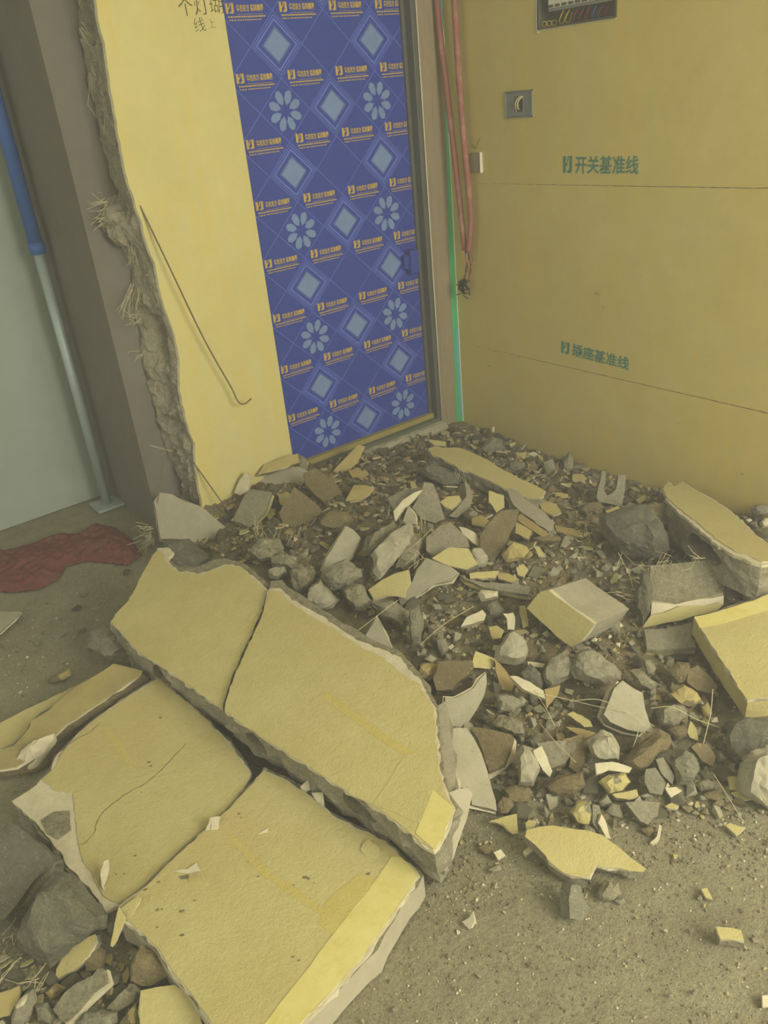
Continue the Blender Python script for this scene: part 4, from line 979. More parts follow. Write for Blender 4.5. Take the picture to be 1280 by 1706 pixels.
E|s|g|.0|0|45|0|rubble_stone|small grey wedge beside the upright bluish chunk|595,275 650,262 662,330 625,372
E|s|s|.0|0|45|0|rubble_stone|small round grey stone behind the orange-yellow lump|530,378 565,350 602,378 575,402
E|p|s|.10|0|5|.12|joint_block|pale grey end face block capping the right end of the cracked panel|583,640 650,600 665,660 672,760 690,860 705,960 700,1040 655,1085 640,1060 620,980 605,860 590,740
E|p|e|.07|20|25|.11|joint_block|pinkish-grey end block at the cracked panel's near right corner|655,1092 720,1070 765,1065 792,1095 780,1150 762,1230 725,1330 690,1440 648,1510 615,1460 640,1380 690,1200
F|s|g|.04|0|45|0|block_chunk|large pale rounded block with pitted face below the grey-faced block|225,235 255,160 335,133 375,150 425,195 502,252 490,295 405,332 320,310 245,285
F|p|s|.05|10|42|.06|block_chunk|large angular pale grey block crossed by long fibres|405,480 430,420 460,340 505,300 560,340 610,365 625,450 655,545 620,580 530,562 440,522
F|s|r|.03|0|45|0|mortar_lump|porous cream-grey mortar lump right of the pitted block|540,250 600,238 650,290 700,325 650,357 585,325
F|s|g|.03|0|45|0|rubble_stone|round-ended grey stone under the flat brown slab|612,190 655,185 683,235 670,275 630,270
F|s|b|.02|0|45|0|rubble_stone|brown stone under the big yellow slab's left corner|740,250 790,203 860,205 865,270 845,312 790,322
F|p|b|.02|0|35|.03|panel_fragment|brown slab leaning under the big yellow slab|852,245 905,220 960,265 1012,330 990,372 900,350 848,310
F|s|dy|.02|0|45|0|rubble_stone|olive wedge-shaped stone in front of the brown leaning slab|750,378 825,315 905,365 920,410 868,455 810,432
F|s|r|.01|0|45|0|mortar_lump|fibrous brown mortar lump right of the large angular block|680,470 740,420 830,425 855,500 780,542 700,540
F|s|dy|.0|0|45|0|rubble_stone|narrow olive stone between fibrous lump and big yellow slab|920,440 955,408 982,480 950,520
F|s|s|.04|0|48|0|rubble_stone|smooth pale egg-like boulder in the middle of the front heap|322,640 345,600 400,562 450,580 492,655 485,722 400,728 340,690
F|s|b|.03|10|45|0|rubble_stone|elongated dusty log-shaped chunk right of the egg-like boulder|500,735 560,670 620,630 700,560 760,585 768,630 755,655 690,695 600,785 550,795
F|s|b|.0|0|45|0|rubble_stone|dark olive stone behind the elongated chunk's right end|740,560 800,540 850,545 850,600 790,620
F|p|y|.01|10|45|.012|plaster_shard|yellow pointed shard between olive stones, right of the front heap|850,575 868,515 900,560 908,620 865,605
F|p|b|.02|20|40|.02|panel_fragment|reddish-brown flat stone on the right of the front heap|870,655 905,630 960,640 1002,705 985,760 930,730
F|s|u|.01|0|45|0|rubble_stone|rough bluish boulder below the reddish-brown flat stone|760,730 820,668 880,690 918,760 870,862 800,858
F|p|g|.03|-20|45|.03|block_chunk|smooth grey wedge beside the rough bluish boulder|628,772 680,765 735,845 715,912 650,900 622,840
F|p|g|.02|20|45|.02|block_chunk|slim ridged grey piece between wedge and bluish boulder|680,720 722,708 782,812 770,855 715,800
F|s|b|.02|0|45|0|rubble_stone|oval flat-topped brown-grey stone, left of the front heap|85,862 160,808 290,793 308,860 240,912 145,918
F|s|yr|.02|0|45|0|rubble_stone|cream stone with a yellow band beneath the white plaster plate|375,840 430,800 520,790 550,840 505,890 430,908
F|p|w|.05|0|30|.015|panel_fragment|white and yellow layered plate below the egg-like boulder|358,742 450,733 555,765 540,792 430,778 365,800
F|p|y|.02|0|30|.02|plaster_flake|yellow crumpled flake in front of the cream stone|450,905 520,895 580,880 590,915 540,935 470,925
F|s|g|.0|0|45|0|rubble_stone|small rounded grey stone above the big yellow shard's middle|368,945 420,900 455,960 430,982 388,975
F|p|g|.01|0|30|.04|block_chunk|grey flat triangular block at the front edge of the heap|520,950 610,940 705,950 690,1005 640,1068 600,1050
F|s|b|.0|0|45|0|rubble_stone|small brown stone in front of the grey triangular block|592,1092 655,1070 678,1105 640,1132
F|s|yr|.02|0|45|0|rubble_stone|yellow-patched round chunk right behind the big yellow shard|222,1005 260,950 335,938 352,1010 335,1075 265,1062
F|p|u|.03|30|50|.02|panel_fragment|bluish sliver leaning on the yellow-patched chunk|345,960 380,965 392,1015 372,1100 345,1060
F|p|w|.02|20|45|.015|plaster_strip|white-edged stick at the heap's front, right of the yellow-patched chunk|375,1060 392,1010 412,1045 442,1145 418,1140
F|s|r|.0|0|45|0|rubble_stone|rough grey stone at the front edge below the bluish boulder|895,845 950,818 1005,850 980,888 920,892
F|s|b|.0|0|45|0|rubble_stone|flat brown stone just in front of that rough grey stone|930,905 1000,880 1065,920 1020,947 950,930
F|p|y|.01|0|30|.015|plaster_flake|upright yellow flake leaning on the porous boulder at right|1068,812 1120,815 1132,890 1078,882
F|p|y|.005|0|12|.012|plaster_flake|yellow flake lying at the foot of the porous boulder at right|1085,895 1140,890 1192,928 1150,938
F|s|s|.02|0|48|0|block_chunk|big porous grey boulder cut by the right picture edge|1130,810 1150,720 1200,680 1270,650 1340,640 1340,1000 1275,985 1200,940 1135,890
F|s|d|.02|0|45|0|block_chunk|dark grey block under the near corner of the big yellow slab|1055,600 1090,505 1180,495 1330,510 1330,620 1200,660 1110,740 1065,680
F|p|y|.003|0|8|.01|plaster_flake|lone yellow flake on the dust just past the triangular block|732,968 765,952 806,968 790,986 748,982
F|p|w|.003|0|15|.012|plaster_strip|curled white strip on the dust below the triangular block|650,1165 688,1130 700,1068 714,1075 708,1120 690,1165 665,1172
F|p|y|.003|0|10|.012|plaster_flake|pale ragged flake on the floor near the right picture edge|1055,1072 1080,1058 1110,1075 1162,1082 1112,1125
F|p|w|.01|0|30|.015|plaster_flake|white-topped flake before the rough bluish boulder|730,872 790,868 822,888 765,925
F|s|g|.0|0|45|0|rubble_stone|flat grey triangle stone left of the triangular block|408,1005 440,955 490,958 512,1042 445,1022
F|s|s|.0|0|45|0|rubble_stone|little pale stone between cream stone and triangular block|590,915 635,898 672,915 630,936
F|p|b|.02|10|40|.02|panel_fragment|brown square-cornered plate left of the egg-like boulder|180,612 300,588 302,740 270,798 220,762 240,660
F|p|y|.03|-20|35|.02|plaster_strip|cream and yellow splinter above the brown square-cornered plate|208,480 240,464 330,512 345,545 300,548
F|p|wd|.02|-10|35|.015|plaster_strip|brown splinter below the cream and yellow splinter|200,545 300,560 362,580 300,612
F|p|g|.02|-20|50|.02|panel_fragment|hooked grey plate between the brown plate and short white stick|130,640 250,625 258,660 190,760 140,770 150,700
I|p|y|.03|10|14|.03|panel_fragment|big pale yellow shard with ragged white edge lying alone in front of the heap|243,290 252,262 300,250 360,243 400,250 510,265 575,285 610,312 650,342 700,385 760,428 745,443 690,437 645,425 600,424 550,412 540,425 520,460 470,462 440,458 400,440 350,400 330,370 290,330
I|p|y|.01|0|20|.015|plaster_flake|small yellow flake touching the far tip of the big pale shard|245,232 262,220 292,225 285,245 250,258
I|p|y|.01|0|15|.012|plaster_flake|yellow fish-tail flake left of the big pale shard|92,225 150,207 208,193 213,275 190,280 150,238
I|p|u|.02|30|50|.04|rubble_chunk|narrow bluish chunk with a white right edge just before the big pale shard|435,640 430,560 442,495 480,502 500,560 520,605 490,650
I|s|r|.0|0|45|0|rubble_stone|grey rugged stone right of the narrow bluish chunk|543,535 590,475 640,480 655,532 600,566 560,560
I|s|g|.0|0|45|0|rubble_stone|small dusty stone touching the grey rugged stone|618,562 665,550 672,570 650,586
I|p|y|.003|0|12|.01|plaster_flake|little yellow triangle on the open floor at right|995,515 1020,510 1045,560 1015,550
I|p|y|.01|-5|12|.03|plaster_chunk|small yellow block with a white front on the open floor near the right edge|1058,675 1120,680 1165,690 1178,735 1130,732 1078,728
I|s|b|.0|0|45|0|rubble_stone|small brown stone on the floor beside the cracked panel's end block|42,338 70,320 105,340 100,364 62,366
I|p|w|.01|0|30|.015|plaster_flake|white crumb chip below that small brown stone|110,358 140,345 160,372 130,392
I|s|g|.0|0|45|0|rubble_stone|flat grey stone on the floor left of the big pale shard|78,432 130,408 148,432 100,446
I|p|w|.005|0|20|.015|plaster_flake|white chip close to the left tip of the big pale shard|235,355 270,325 282,345 245,372
I|p|s|.004|0|30|.01|plaster_flake|pale grey triangle on the floor right of the nearest panel|-25,655 5,638 22,612 28,650 8,690
I|p|w|.003|0|20|.01|plaster_flake|white crumb on the floor at the bottom right picture edge|1255,970 1290,965 1290,1018 1258,1020
H|p|w|.004|0|15|.006|plaster_flake|Z|0,0 1,0 1,1
'''
CATS = {'panel_fragment': 'panel fragment', 'rubble_chunk': 'rubble chunk', 'panel_offcut': 'panel fragment', 'block_chunk': 'block chunk', 'block_chip': 'block chunk', 'mortar_lump': 'mortar lump',
        'plaster_lump': 'plaster', 'plaster_shard': 'plaster shard', 'plaster_flake': 'plaster flake', 'plaster_strip': 'plaster strip', 'rubble_stone': 'stone', 'board_offcut': 'board',
        'mortar_strip': 'mortar', 'channel_piece': 'block chunk', 'joint_block': 'block chunk', 'plaster_chunk': 'plaster chunk'}
PLACED = {}
for line in PIECES.strip().splitlines():
    sh, ty, kd, dz, a_, t_, th_, nm, lab, co = line.split('|')
    if lab == 'Z': continue
    fn = slab if ty == 'p' else stone
    kw = dict(dz=float(dz), a=float(a_), t=float(t_))
    if ty == 'p': kw['th'] = float(th_)
    PLACED[lab] = fn(sh, co, kd, nm, lab, CATS[nm], **kw)

# hollow wall panel piece at right, seen on its broken end, and the big yellow slab beside it
panel('yellow hollow panel piece tilted against the right wall, dark oval hole in its side',
      "1105,814 1114,803 1124,812 1138,804 1160,818 1191,835 1215,851 1236,868 1256,888 1285,912 1300,935 1270,936 1256,929 1224,918 1197,900 1165,872 1132,847 1114,831",
      "1104,815 1114,801 1124,810 1138,802 1160,816 1191,833 1215,849 1236,866 1256,886 1288,912 1303,938 1270,941 1252,936 1222,924 1195,907 1162,879 1130,853 1112,834",
      "1107,822 1140,806 1191,837 1236,870 1288,914 1300,938 1268,945 1250,941 1222,929 1194,912 1160,883 1131,860 1118,848",
      .21, -32, -10, .12, holes=[(1174,893,(80,-60),.085,.028,.25)], name='panel_offcut')
panel('big bright yellow slab at the right picture edge, painted on top and side',
      "1157,1028 1197,1019 1256,1001 1282,990 1360,1010 1380,1100 1330,1140 1282,1162 1262,1163 1246,1167 1222,1130 1190,1080",
      None, "1156,1030 1197,1017 1256,999 1282,988 1362,1008 1384,1102 1332,1144 1282,1166 1246,1170 1221,1132 1188,1082",
      .15, -10, 5, .075, sideskin='slab_paint', rough=.001, name='panel_offcut',
      extra=[('bright_strip', "1157,1028 1197,1019 1256,1001 1282,990 1300,996 1300,1010 1262,1022 1200,1040 1166,1046", 'tape', .0012)])

# chips lying on the near panels
def chip(label, coords, kind, z, a=0, t=30, th=.006, name='plaster_flake'):
    slab('P', coords, kind, name, label, 'plaster flake', 0, a, t, th, z=z, rough=.0008, seg=.01)
chip('white curled chip bridging the gap between the middle and nearest panels', "337,1402 350,1362 366,1360 361,1404 350,1403 352,1368 347,1396", 'w', 0.110)
chip('white-edged torn chip on the nearest panel below the gap', "284,1450 312,1448 328,1437 330,1444 346,1468 340,1470 330,1452 312,1456", 'w', 0.107, 0, 20)
chip('dark inside fragment under the torn chip on the nearest panel', "298,1460 312,1458 313,1482 303,1470", 'd', 0.104, 0, 20)
chip('tan curled leaf under the torn chip, nearest panel', "314,1456 336,1452 345,1470 330,1486 316,1482", 'dy', 0.105, 0, 25)
chip('tiny white chip casting a shadow on the nearest panel', "430,1390 447,1379 445,1391 436,1396", 'w', 0.109, 10, 30)
chip('white upright sliver on the middle panel near its lower corner', "168,1450 174,1434 181,1432 182,1448 173,1484 169,1476", 'w', 0.110, 20, 40)
chip('tan pointed sliver hanging from the gap between the two near panels', "184,1576 190,1545 198,1512 210,1530 198,1560 188,1578", 'y', 0.090, 0, 50)
chip('cream flake at the left corner of the nearest panel', "199,1516 215,1503 230,1492 236,1496 226,1514 216,1531 204,1524", 'y', 0.109, 0, 15)
chip('peeled cream flake on the far edge of the nearest panel', "601,1416 605,1405 613,1399 634,1412 629,1436 612,1428", 'y', 0.107, 0, 12)
chip('cream crumb standing on the far edge of the nearest panel', "500,1311 519,1294 522,1297 519,1315 508,1321", 'w', 0.120, 0, 50, .01)
chip('pink and white crumb on the far edge of the nearest panel', "519,1321 538,1320 541,1345 530,1338", 'w', 0.115, 0, 40, .01)
chip('thin paint curl at the top corner of the nearest panel', "426,1305 440,1307 460,1308 468,1305 466,1311 448,1312 430,1309", 'y', 0.105, 0, 8, .003)

# cracks in the painted faces: thin ragged gaps
def crack(label_parent, coords, z, a, t, O_pts, w_=.0012, m='pencil'):
    pts = px('P', coords); ref = px('P', O_pts); cx = sum(p[0] for p in ref)/len(ref); cy = sum(p[1] for p in ref)/len(ref)
    O = at_z(cx, cy, z); n = normal(a, t); P = [on_plane(x, y, O, n)+n*.0006 for x, y in pts]; Q = []
    for p, q in zip(P, P[1:]):
        k = max(1, int((q-p).length/.012)); d = (q-p).cross(n).normalized()
        for i in range(k): Q.append(p.lerp(q, i/k) + d*random.Random(int(p.x*1e5)+i).gauss(0, 1)*.0012)
    Q.append(P[-1]); bm = bmesh.new(); prev = None
    for i, p in enumerate(Q):
        d = (Q[min(i+1, len(Q)-1)]-Q[max(i-1, 0)]).cross(n).normalized()*w_*(.4+.6*abs(math.sin(i*1.7)))
        a_, b_ = bm.verts.new(p+d), bm.verts.new(p-d)
        if prev: bm.faces.new((prev[0], a_, b_, prev[1]))
        prev = (a_, b_)
    o = from_bm('crack_line', bm, [m], None, None, False)
    par = [x for x in COL.objects if x.get('label', '').startswith(label_parent)][0]
    bpy.context.view_layer.update()
    o.parent = par; o.matrix_parent_inverse = par.matrix_world.inverted()
B_ = "265,1130 300,1160 345,1200 385,1245 405,1275 415,1290 405,1312 393,1332 370,1355 335,1385 300,1418 262,1453 235,1478 200,1505 185,1500 172,1492 150,1450 134,1420 128,1380 122,1322 95,1318 70,1300 95,1275 98,1262 140,1215 165,1195 200,1170"
C_ = "440,1285 475,1300 520,1330 560,1365 600,1385 640,1402 662,1424 690,1448 697,1458 650,1530 600,1600 545,1660 500,1706 450,1775 380,1755 345,1690 320,1655 290,1620 265,1580 235,1550 205,1527 202,1510 240,1480 270,1450 340,1385 380,1350 415,1312"
crack('middle yellow', "310,1238 285,1266 262,1290 245,1304 225,1314 205,1326 190,1338 172,1352 162,1370 158,1384 152,1396 142,1404 130,1408", .10, 0, 3, B_)
crack('middle yellow', "165,1206 150,1220 132,1228 112,1242 98,1262", .10, 0, 3, B_)
crack('nearest yellow', "564,1488 562,1508 566,1522 572,1526", .10, 10, 3, C_)
crack('nearest yellow', "575,1490 592,1478 612,1464", .10, 10, 3, C_, .0008)
def pock(label_parent, spots, z, a, t, O_pts):
    ref = px('P', O_pts); cx = sum(p[0] for p in ref)/len(ref); cy = sum(p[1] for p in ref)/len(ref)
    O = at_z(cx, cy, z); n = normal(a, t); e1, e2 = frame_of(n); bm = bmesh.new(); rng = random.Random(9)
    for x, y, r in spots:
        c = on_plane(x, y, O, n)+n*.0005
        vs = [bm.verts.new(c+(e1*math.cos(k*.9)+e2*math.sin(k*.9)*.6)*r*rng.uniform(.6, 1.2)) for k in range(7)]
        bm.faces.new(vs)
    o = from_bm('pock_mark', bm, ['brown'], None, None, False); par = [x for x in COL.objects if x.get('label', '').startswith(label_parent)][0]
    bpy.context.view_layer.update(); o.parent = par; o.matrix_parent_inverse = par.matrix_world.inverted(); o['kind'] = 'stuff'
pock('nearest yellow', [(509,1462,.008),(514,1464,.006),(490,1475,.003),(614,1456,.006),(264,1470,.006),(243,1482,.006),(262,1516,.006),(270,1515,.004),(303,1518,.008),(325,1500,.004),(303,1558,.006),(262,1545,.004),(488,1594,.004),(498,1600,.004),(535,1592,.005),(398,1356,.005),(402,1362,.004),(414,1436,.003),(430,1460,.004),(523,1471,.003)], .10, 10, 3, C_)
pock('middle yellow', [(268,1196,.006),(310,1205,.003),(248,1270,.006),(252,1276,.005),(225,1426,.005),(194,1457,.003),(207,1456,.003),(300,1220,.003),(235,1320,.003),(195,1250,.003)], .10, 0, 3, B_)

# red cloth crumpled on the floor of the next room
rc = [at_z(x, y, 0) for x, y in px('P', "-30,925 20,915 60,905 95,890 130,890 160,872 195,880 222,900 236,925 215,945 175,940 140,938 112,946 95,970 60,985 20,990 -30,985")]
bm = bmesh.new(); cxy = Vector((sum(p.x for p in rc)/len(rc), sum(p.y for p in rc)/len(rc)))
def inside(x, y, P):
    c = False; j = len(P)-1
    for i in range(len(P)):
        if (P[i][1] > y) != (P[j][1] > y) and x < (P[j][0]-P[i][0])*(y-P[i][1])/(P[j][1]-P[i][1]+1e-12)+P[i][0]: c = not c
        j = i
    return c
R2 = [(p.x, p.y) for p in rc]; x0, x1 = min(p[0] for p in R2), max(p[0] for p in R2); y0, y1 = min(p[1] for p in R2), max(p[1] for p in R2)
st = .008; V = {}
def edge_d(x, y): 
    return min(((Vector((x, y))-(Vector(a)+(Vector(b)-Vector(a))*max(0, min(1, (Vector((x, y))-Vector(a)).dot(Vector(b)-Vector(a))/max(1e-9, (Vector(b)-Vector(a)).length_squared))))).length) for a, b in zip(R2, R2[1:]+R2[:1]))
nx_, ny_ = int((x1-x0)/st)+1, int((y1-y0)/st)+1
for i in range(nx_):
    for j in range(ny_):
        x, y = x0+i*st, y0+j*st
        if inside(x, y, R2):
            h = min(1, edge_d(x, y)/.07)
            V[i, j] = bm.verts.new((x, y, .004 + h*(.008+.035*abs(noise.noise(Vector((x*6+y*5, y*5, 0)))) + .045*(.5-abs(noise.noise(Vector((x*16+y*9, y*22-x*7, 4))))) + .014*abs(noise.noise(Vector((x*60, y*45, 4)))))))
for (i, j), v in list(V.items()):
    if all(k in V for k in ((i+1, j), (i+1, j+1), (i, j+1))):
        f = bm.faces.new((v, V[i+1, j], V[i+1, j+1], V[i, j+1])); f.smooth = True
bmesh.ops.delete(bm, geom=[v for v in bm.verts if not v.link_faces], context='VERTS')
r = bmesh.ops.extrude_face_region(bm, geom=list(bm.faces))
for v in r['geom']:
    if isinstance(v, bmesh.types.BMVert): v.co.z = max(.001, v.co.z-.003)
tag(from_bm('red_cloth', bm, ['redcloth']), 'dusty red cloth crumpled on the floor behind the slabs at left', 'cloth')

# ---------------------------------------------------------------- loose small rubble
def hull_mesh(seed, flatness, mats, n=11, two=False):
    rng = random.Random(seed); bm = bmesh.new()
    for _ in range(n):
        v = Vector((rng.gauss(0, 1), rng.gauss(0, 1), rng.gauss(0, 1))).normalized()*rng.uniform(.75, 1)
        bm.verts.new((v.x, v.y*rng.uniform(.6, .9), v.z*flatness))
    r = bmesh.ops.convex_hull(bm, input=bm.verts)
    bmesh.ops.delete(bm, geom=list({g for g in r['geom_interior'] + r['geom_unused'] if isinstance(g, bmesh.types.BMVert)}), context='VERTS')
    bmesh.ops.recalc_face_normals(bm, faces=bm.faces)
    me = bpy.data.meshes.new('rubble_stone'); 
    if two:
        for f in bm.faces: f.material_index = 1 if f.normal.z < .3 else 0
    bm.to_mesh(me); bm.free()
    for m in mats: me.materials.append(M[m])
    return me
def flake_mesh(seed, mats):
    rng = random.Random(seed); n = rng.choice([4, 5, 5, 6]); bm = bmesh.new()
    P = [Vector((math.cos(t)*rng.uniform(.6, 1), math.sin(t)*rng.uniform(.4, .8))) for t in sorted(rng.uniform(0, 2*math.pi)*.15 + 2*math.pi*k/n for k in range(n))]
    th = rng.uniform(.16, .34)
    A_ = [bm.verts.new((p.x, p.y, th)) for p in P]; B2 = [bm.verts.new((p.x*1.04, p.y*1.04, th*.5)) for p in P]; C2 = [bm.verts.new((p.x*.95, p.y*.95, -th)) for p in P]
    f = bm.faces.new(A_); f.material_index = 0
    for X, Y_, mi in ((A_, B2, 1), (B2, C2, 2)):
        for i in range(n): f = bm.faces.new((X[i], X[(i+1) % n], Y_[(i+1) % n], Y_[i])); f.material_index = mi
    f = bm.faces.new(C2[::-1]); f.material_index = 2
    bmesh.ops.recalc_face_normals(bm, faces=bm.faces)
    me = bpy.data.meshes.new('plaster_flake'); bm.to_mesh(me); bm.free()
    for m in mats: me.materials.append(M[m])
    return me
BACK = [(p.x, p.y) for p in (at_z(x, y, .08) for x, y in px('P', "300,870 340,830 400,790 487,765 620,748 745,702 830,712 1000,775 1270,850 1270,905 1100,880 1000,870 960,900 880,970 700,960 560,960 430,950 370,930"))]
FRONT = [(p.x, p.y) for p in (at_z(x, y, .04) for x, y in px('P', "440,950 560,950 700,950 880,960 960,900 1100,900 1280,930 1290,1200 1275,1330 1190,1345 1100,1340 1040,1360 960,1385 880,1370 830,1340 800,1230 740,1150 690,1090 560,1010"))]
OPEN = [(p.x, p.y) for p in (at_z(x, y, 0) for x, y in px('P', "770,1370 850,1400 1000,1420 1100,1400 1290,1370 1290,1720 560,1720 700,1500"))]
LEFT = [(p.x, p.y) for p in (at_z(x, y, 0) for x, y in px('P', "0,1560 60,1600 120,1600 190,1560 230,1580 300,1660 340,1720 -10,1720"))]
LBACK = [(p.x, p.y) for p in (at_z(x, y, 0) for x, y in px('P', "-10,1000 120,950 230,950 200,1010 150,1100 60,1160 -10,1180"))]
def clear(x, y, r=0.0):
    return not any(inside(x+dx, y+dy, F) for F in FOOT for dx, dy in ((0, 0),))
taken = []
def sample(P, rng, rmin, tries=60, need_clear=True):
    xs = [p[0] for p in P]; ys_ = [p[1] for p in P]
    for _ in range(tries):
        x, y = rng.uniform(min(xs), max(xs)), rng.uniform(min(ys_), max(ys_))
        if not inside(x, y, P) or x > -.025 or y > -.03: continue
        if need_clear and not clear(x, y): continue
        if any((x-a)**2+(y-b)**2 < ((rmin+c)*.58)**2 for a, b, c in taken): continue
        taken.append((x, y, rmin)); return x, y
    return None
VAR = {'gray': [hull_mesh(s, .62, [m]) for s, m in ((1,'gray'),(2,'rough'),(3,'smooth'),(4,'gray'),(5,'rough'),(6,'bluegray'))],
       'brown': [hull_mesh(s, .6, [m]) for s, m in ((11,'brown'),(12,'brown'),(13,'rough'),(14,'dark'),(15,'brown'))],
       'tan': [flake_mesh(s, [m, 'white', 'brown']) for s, m in ((21,'old_paint'),(22,'slab_paint'),(23,'wood'),(24,'old_paint'),(25,'slab_paint'),(26,'old_paint'))],
       'pale': [flake_mesh(s, [m, 'white', 'gray']) for s, m in ((31,'slab_paint'),(32,'white'),(33,'slab_paint'))]}
SPOTS = {'rubble_stone': [], 'plaster_flake': []}
def scatter(zone, kind, count, smin, smax, label, cat, name, group, seed, tiltmax=.6, flatlie=False):
    rng = random.Random(seed)
    for _ in range(count):
        s = smin + (smax-smin)*rng.random()**1.35
        q = sample(zone, rng, s, 40)
        if not q: continue
        g = max(0, bed(*q)) if ground(*q) >= .012 else 0.0; t = tiltmax*rng.random()
        SPOTS[name].append((s*(1.5 if zone in (OPEN, LEFT, LBACK) else 1), rng.choice(VAR[kind]), (q[0], q[1], g + s*(.26 if not flatlie else .16)),
            (rng.uniform(-t, t), rng.uniform(-t, t), rng.uniform(0, 6.28)), (s, s*rng.uniform(.7, 1), s*rng.uniform(.6, 1.0)), label, cat, group))
MARKS = [(at_z(x, y, .06), t) for x, y, t in (
    (600,765,"by the blue door's sill"), (400,800,'at the foot of the yellow wall stub'), (765,715,'in the corner by the green tape'), (800,800,'beside the long yellow-topped plank'),
    (950,775,'along the right wall'), (1020,840,'near the U-shaped channel piece'), (650,920,"by the grey wedge in the heap's centre"), (950,880,'behind the grey-faced block'),
    (1060,900,'near the dark crumbly block'), (830,870,'around the brown-grey plate'), (450,920,"beyond the notched panel's far edge"), (1150,880,'beside the hollow panel piece'),
    (600,1000,'below the mesh-patterned slab'), (700,1120,'behind the large cracked panel'), (740,1000,'near the pale triangular plate'), (960,1110,'in front of the grey-faced block'),
    (1150,1150,'near the big yellow slab at right'), (1040,1200,'around the large angular pale block'), (1005,1255,'near the egg-like boulder'), (830,1250,'beside the quarter-round plate'),
    (960,1350,'behind the big pale yellow shard'), (1140,1300,'before the rough bluish boulder'), (1230,1290,'beside the porous boulder at right'), (880,1120,'near the long white tapered shard'))]
HUE = {'gray': 'grey', 'rough': 'rough grey', 'smooth': 'pale grey', 'bluegray': 'bluish grey', 'brown': 'dust-brown', 'dark': 'dark grey', 'old_paint': 'dusty yellow', 'slab_paint': 'yellow', 'wood': 'tan', 'white': 'pale plaster'}
MKEY = {v.name: k for k, v in M.items()}
def describe(name, me, loc, s, lab, group):
    if 'heap' not in group: return lab, group
    d, place = min(((loc[0]-p.x)**2+(loc[1]-p.y)**2, t) for p, t in MARKS)
    hue = HUE.get(MKEY[me.materials[0].name], 'grey'); size = 'egg-sized' if s > .036 else 'small' if s > .026 else 'tiny'
    noun = 'stone' if name == 'rubble_stone' else 'plaster flake'
    return '%s %s %s loose %s' % (size, hue, noun, place), '%s %ss %s' % (hue, noun, place)
def settle(name, keep, label):
    """the largest pieces become objects of their own, the many smaller ones one object"""
    L = sorted(SPOTS[name], key=lambda q: -q[0]); verts, faces, mi, mats = [], [], [], []
    from mathutils import Euler
    for i, (_, me, loc, rot, sc, lab, cat, group) in enumerate(L):
        if i < keep:
            o = bpy.data.objects.new(name, me); COL.objects.link(o); o.location = loc; o.rotation_euler = rot; o.scale = sc
            l2, g2 = describe(name, me, loc, sc[0], lab, group); tag(o, l2, cat, g2); continue
        mt = Matrix.LocRotScale(Vector(loc), Euler(rot), Vector(sc)); b = len(verts)
        verts += [tuple(mt @ v.co) for v in me.vertices]
        for p in me.polygons:
            faces.append(tuple(b+q for q in p.vertices)); m_ = me.materials[p.material_index]
            if m_ not in mats: mats.append(m_)
            mi.append(mats.index(m_))
    if verts:
        me = bpy.data.meshes.new('small_rubble'); me.from_pydata(verts, [], faces); me.polygons.foreach_set('material_index', mi)
        tag(link('small_rubble', me, mats), label, 'rubble', kind='stuff')
scatter(FRONT, 'gray', 460, .014, .046, 'small angular grey stone loose among the larger chunks of the front heap', 'stone', 'rubble_stone', 'small grey stones of the front heap', 41, .8)
scatter(FRONT, 'brown', 300, .014, .040, 'small dust-brown stone loose among the larger chunks of the front heap', 'stone', 'rubble_stone', 'small brown stones of the front heap', 42, .8)
scatter(FRONT, 'pale', 190, .012, .032, 'small pale yellow flake loose among the larger chunks of the front heap', 'plaster flake', 'plaster_flake', 'small pale flakes of the front heap', 43, 1.1)
scatter(BACK, 'brown', 420, .014, .050, 'small dust-brown stone loose in the back heap between door and right wall', 'stone', 'rubble_stone', 'small brown stones of the back heap', 44, .8)
scatter(BACK, 'tan', 330, .014, .044, 'small tan plaster flake loose in the back heap between door and right wall', 'plaster flake', 'plaster_flake', 'small tan flakes of the back heap', 45, 1.0)
scatter(BACK, 'gray', 260, .014, .040, 'small grey stone loose in the back heap between door and right wall', 'stone', 'rubble_stone', 'small grey stones of the back heap', 46, .8)
scatter(LEFT, 'gray', 40, .012, .034, 'small grey stone on the floor in the bottom left corner', 'stone', 'rubble_stone', 'small grey stones at the bottom left', 47)
scatter(LEFT, 'tan', 24, .012, .03, 'small tan flake on the floor in the bottom left corner', 'plaster flake', 'plaster_flake', 'small tan flakes at the bottom left', 48)
scatter(OPEN, 'gray', 30, .006, .014, 'tiny grey stone scattered on the open dusty floor at lower right', 'stone', 'rubble_stone', 'tiny grey stones on the open floor', 49)
scatter(OPEN, 'pale', 26, .004, .010, 'tiny pale flake scattered on the open dusty floor at lower right', 'plaster flake', 'plaster_flake', 'tiny pale flakes on the open floor', 50, .4, True)
scatter(LBACK, 'brown', 16, .01, .03, 'small brown stone on the shaded floor behind the slabs at left', 'stone', 'rubble_stone', 'small brown stones on the shaded floor', 51)
settle('rubble_stone', 232, 'smaller stones packed between the chunks of the rubble heap')
settle('plaster_flake', 236, 'smaller plaster flakes packed between the chunks of the rubble heap')

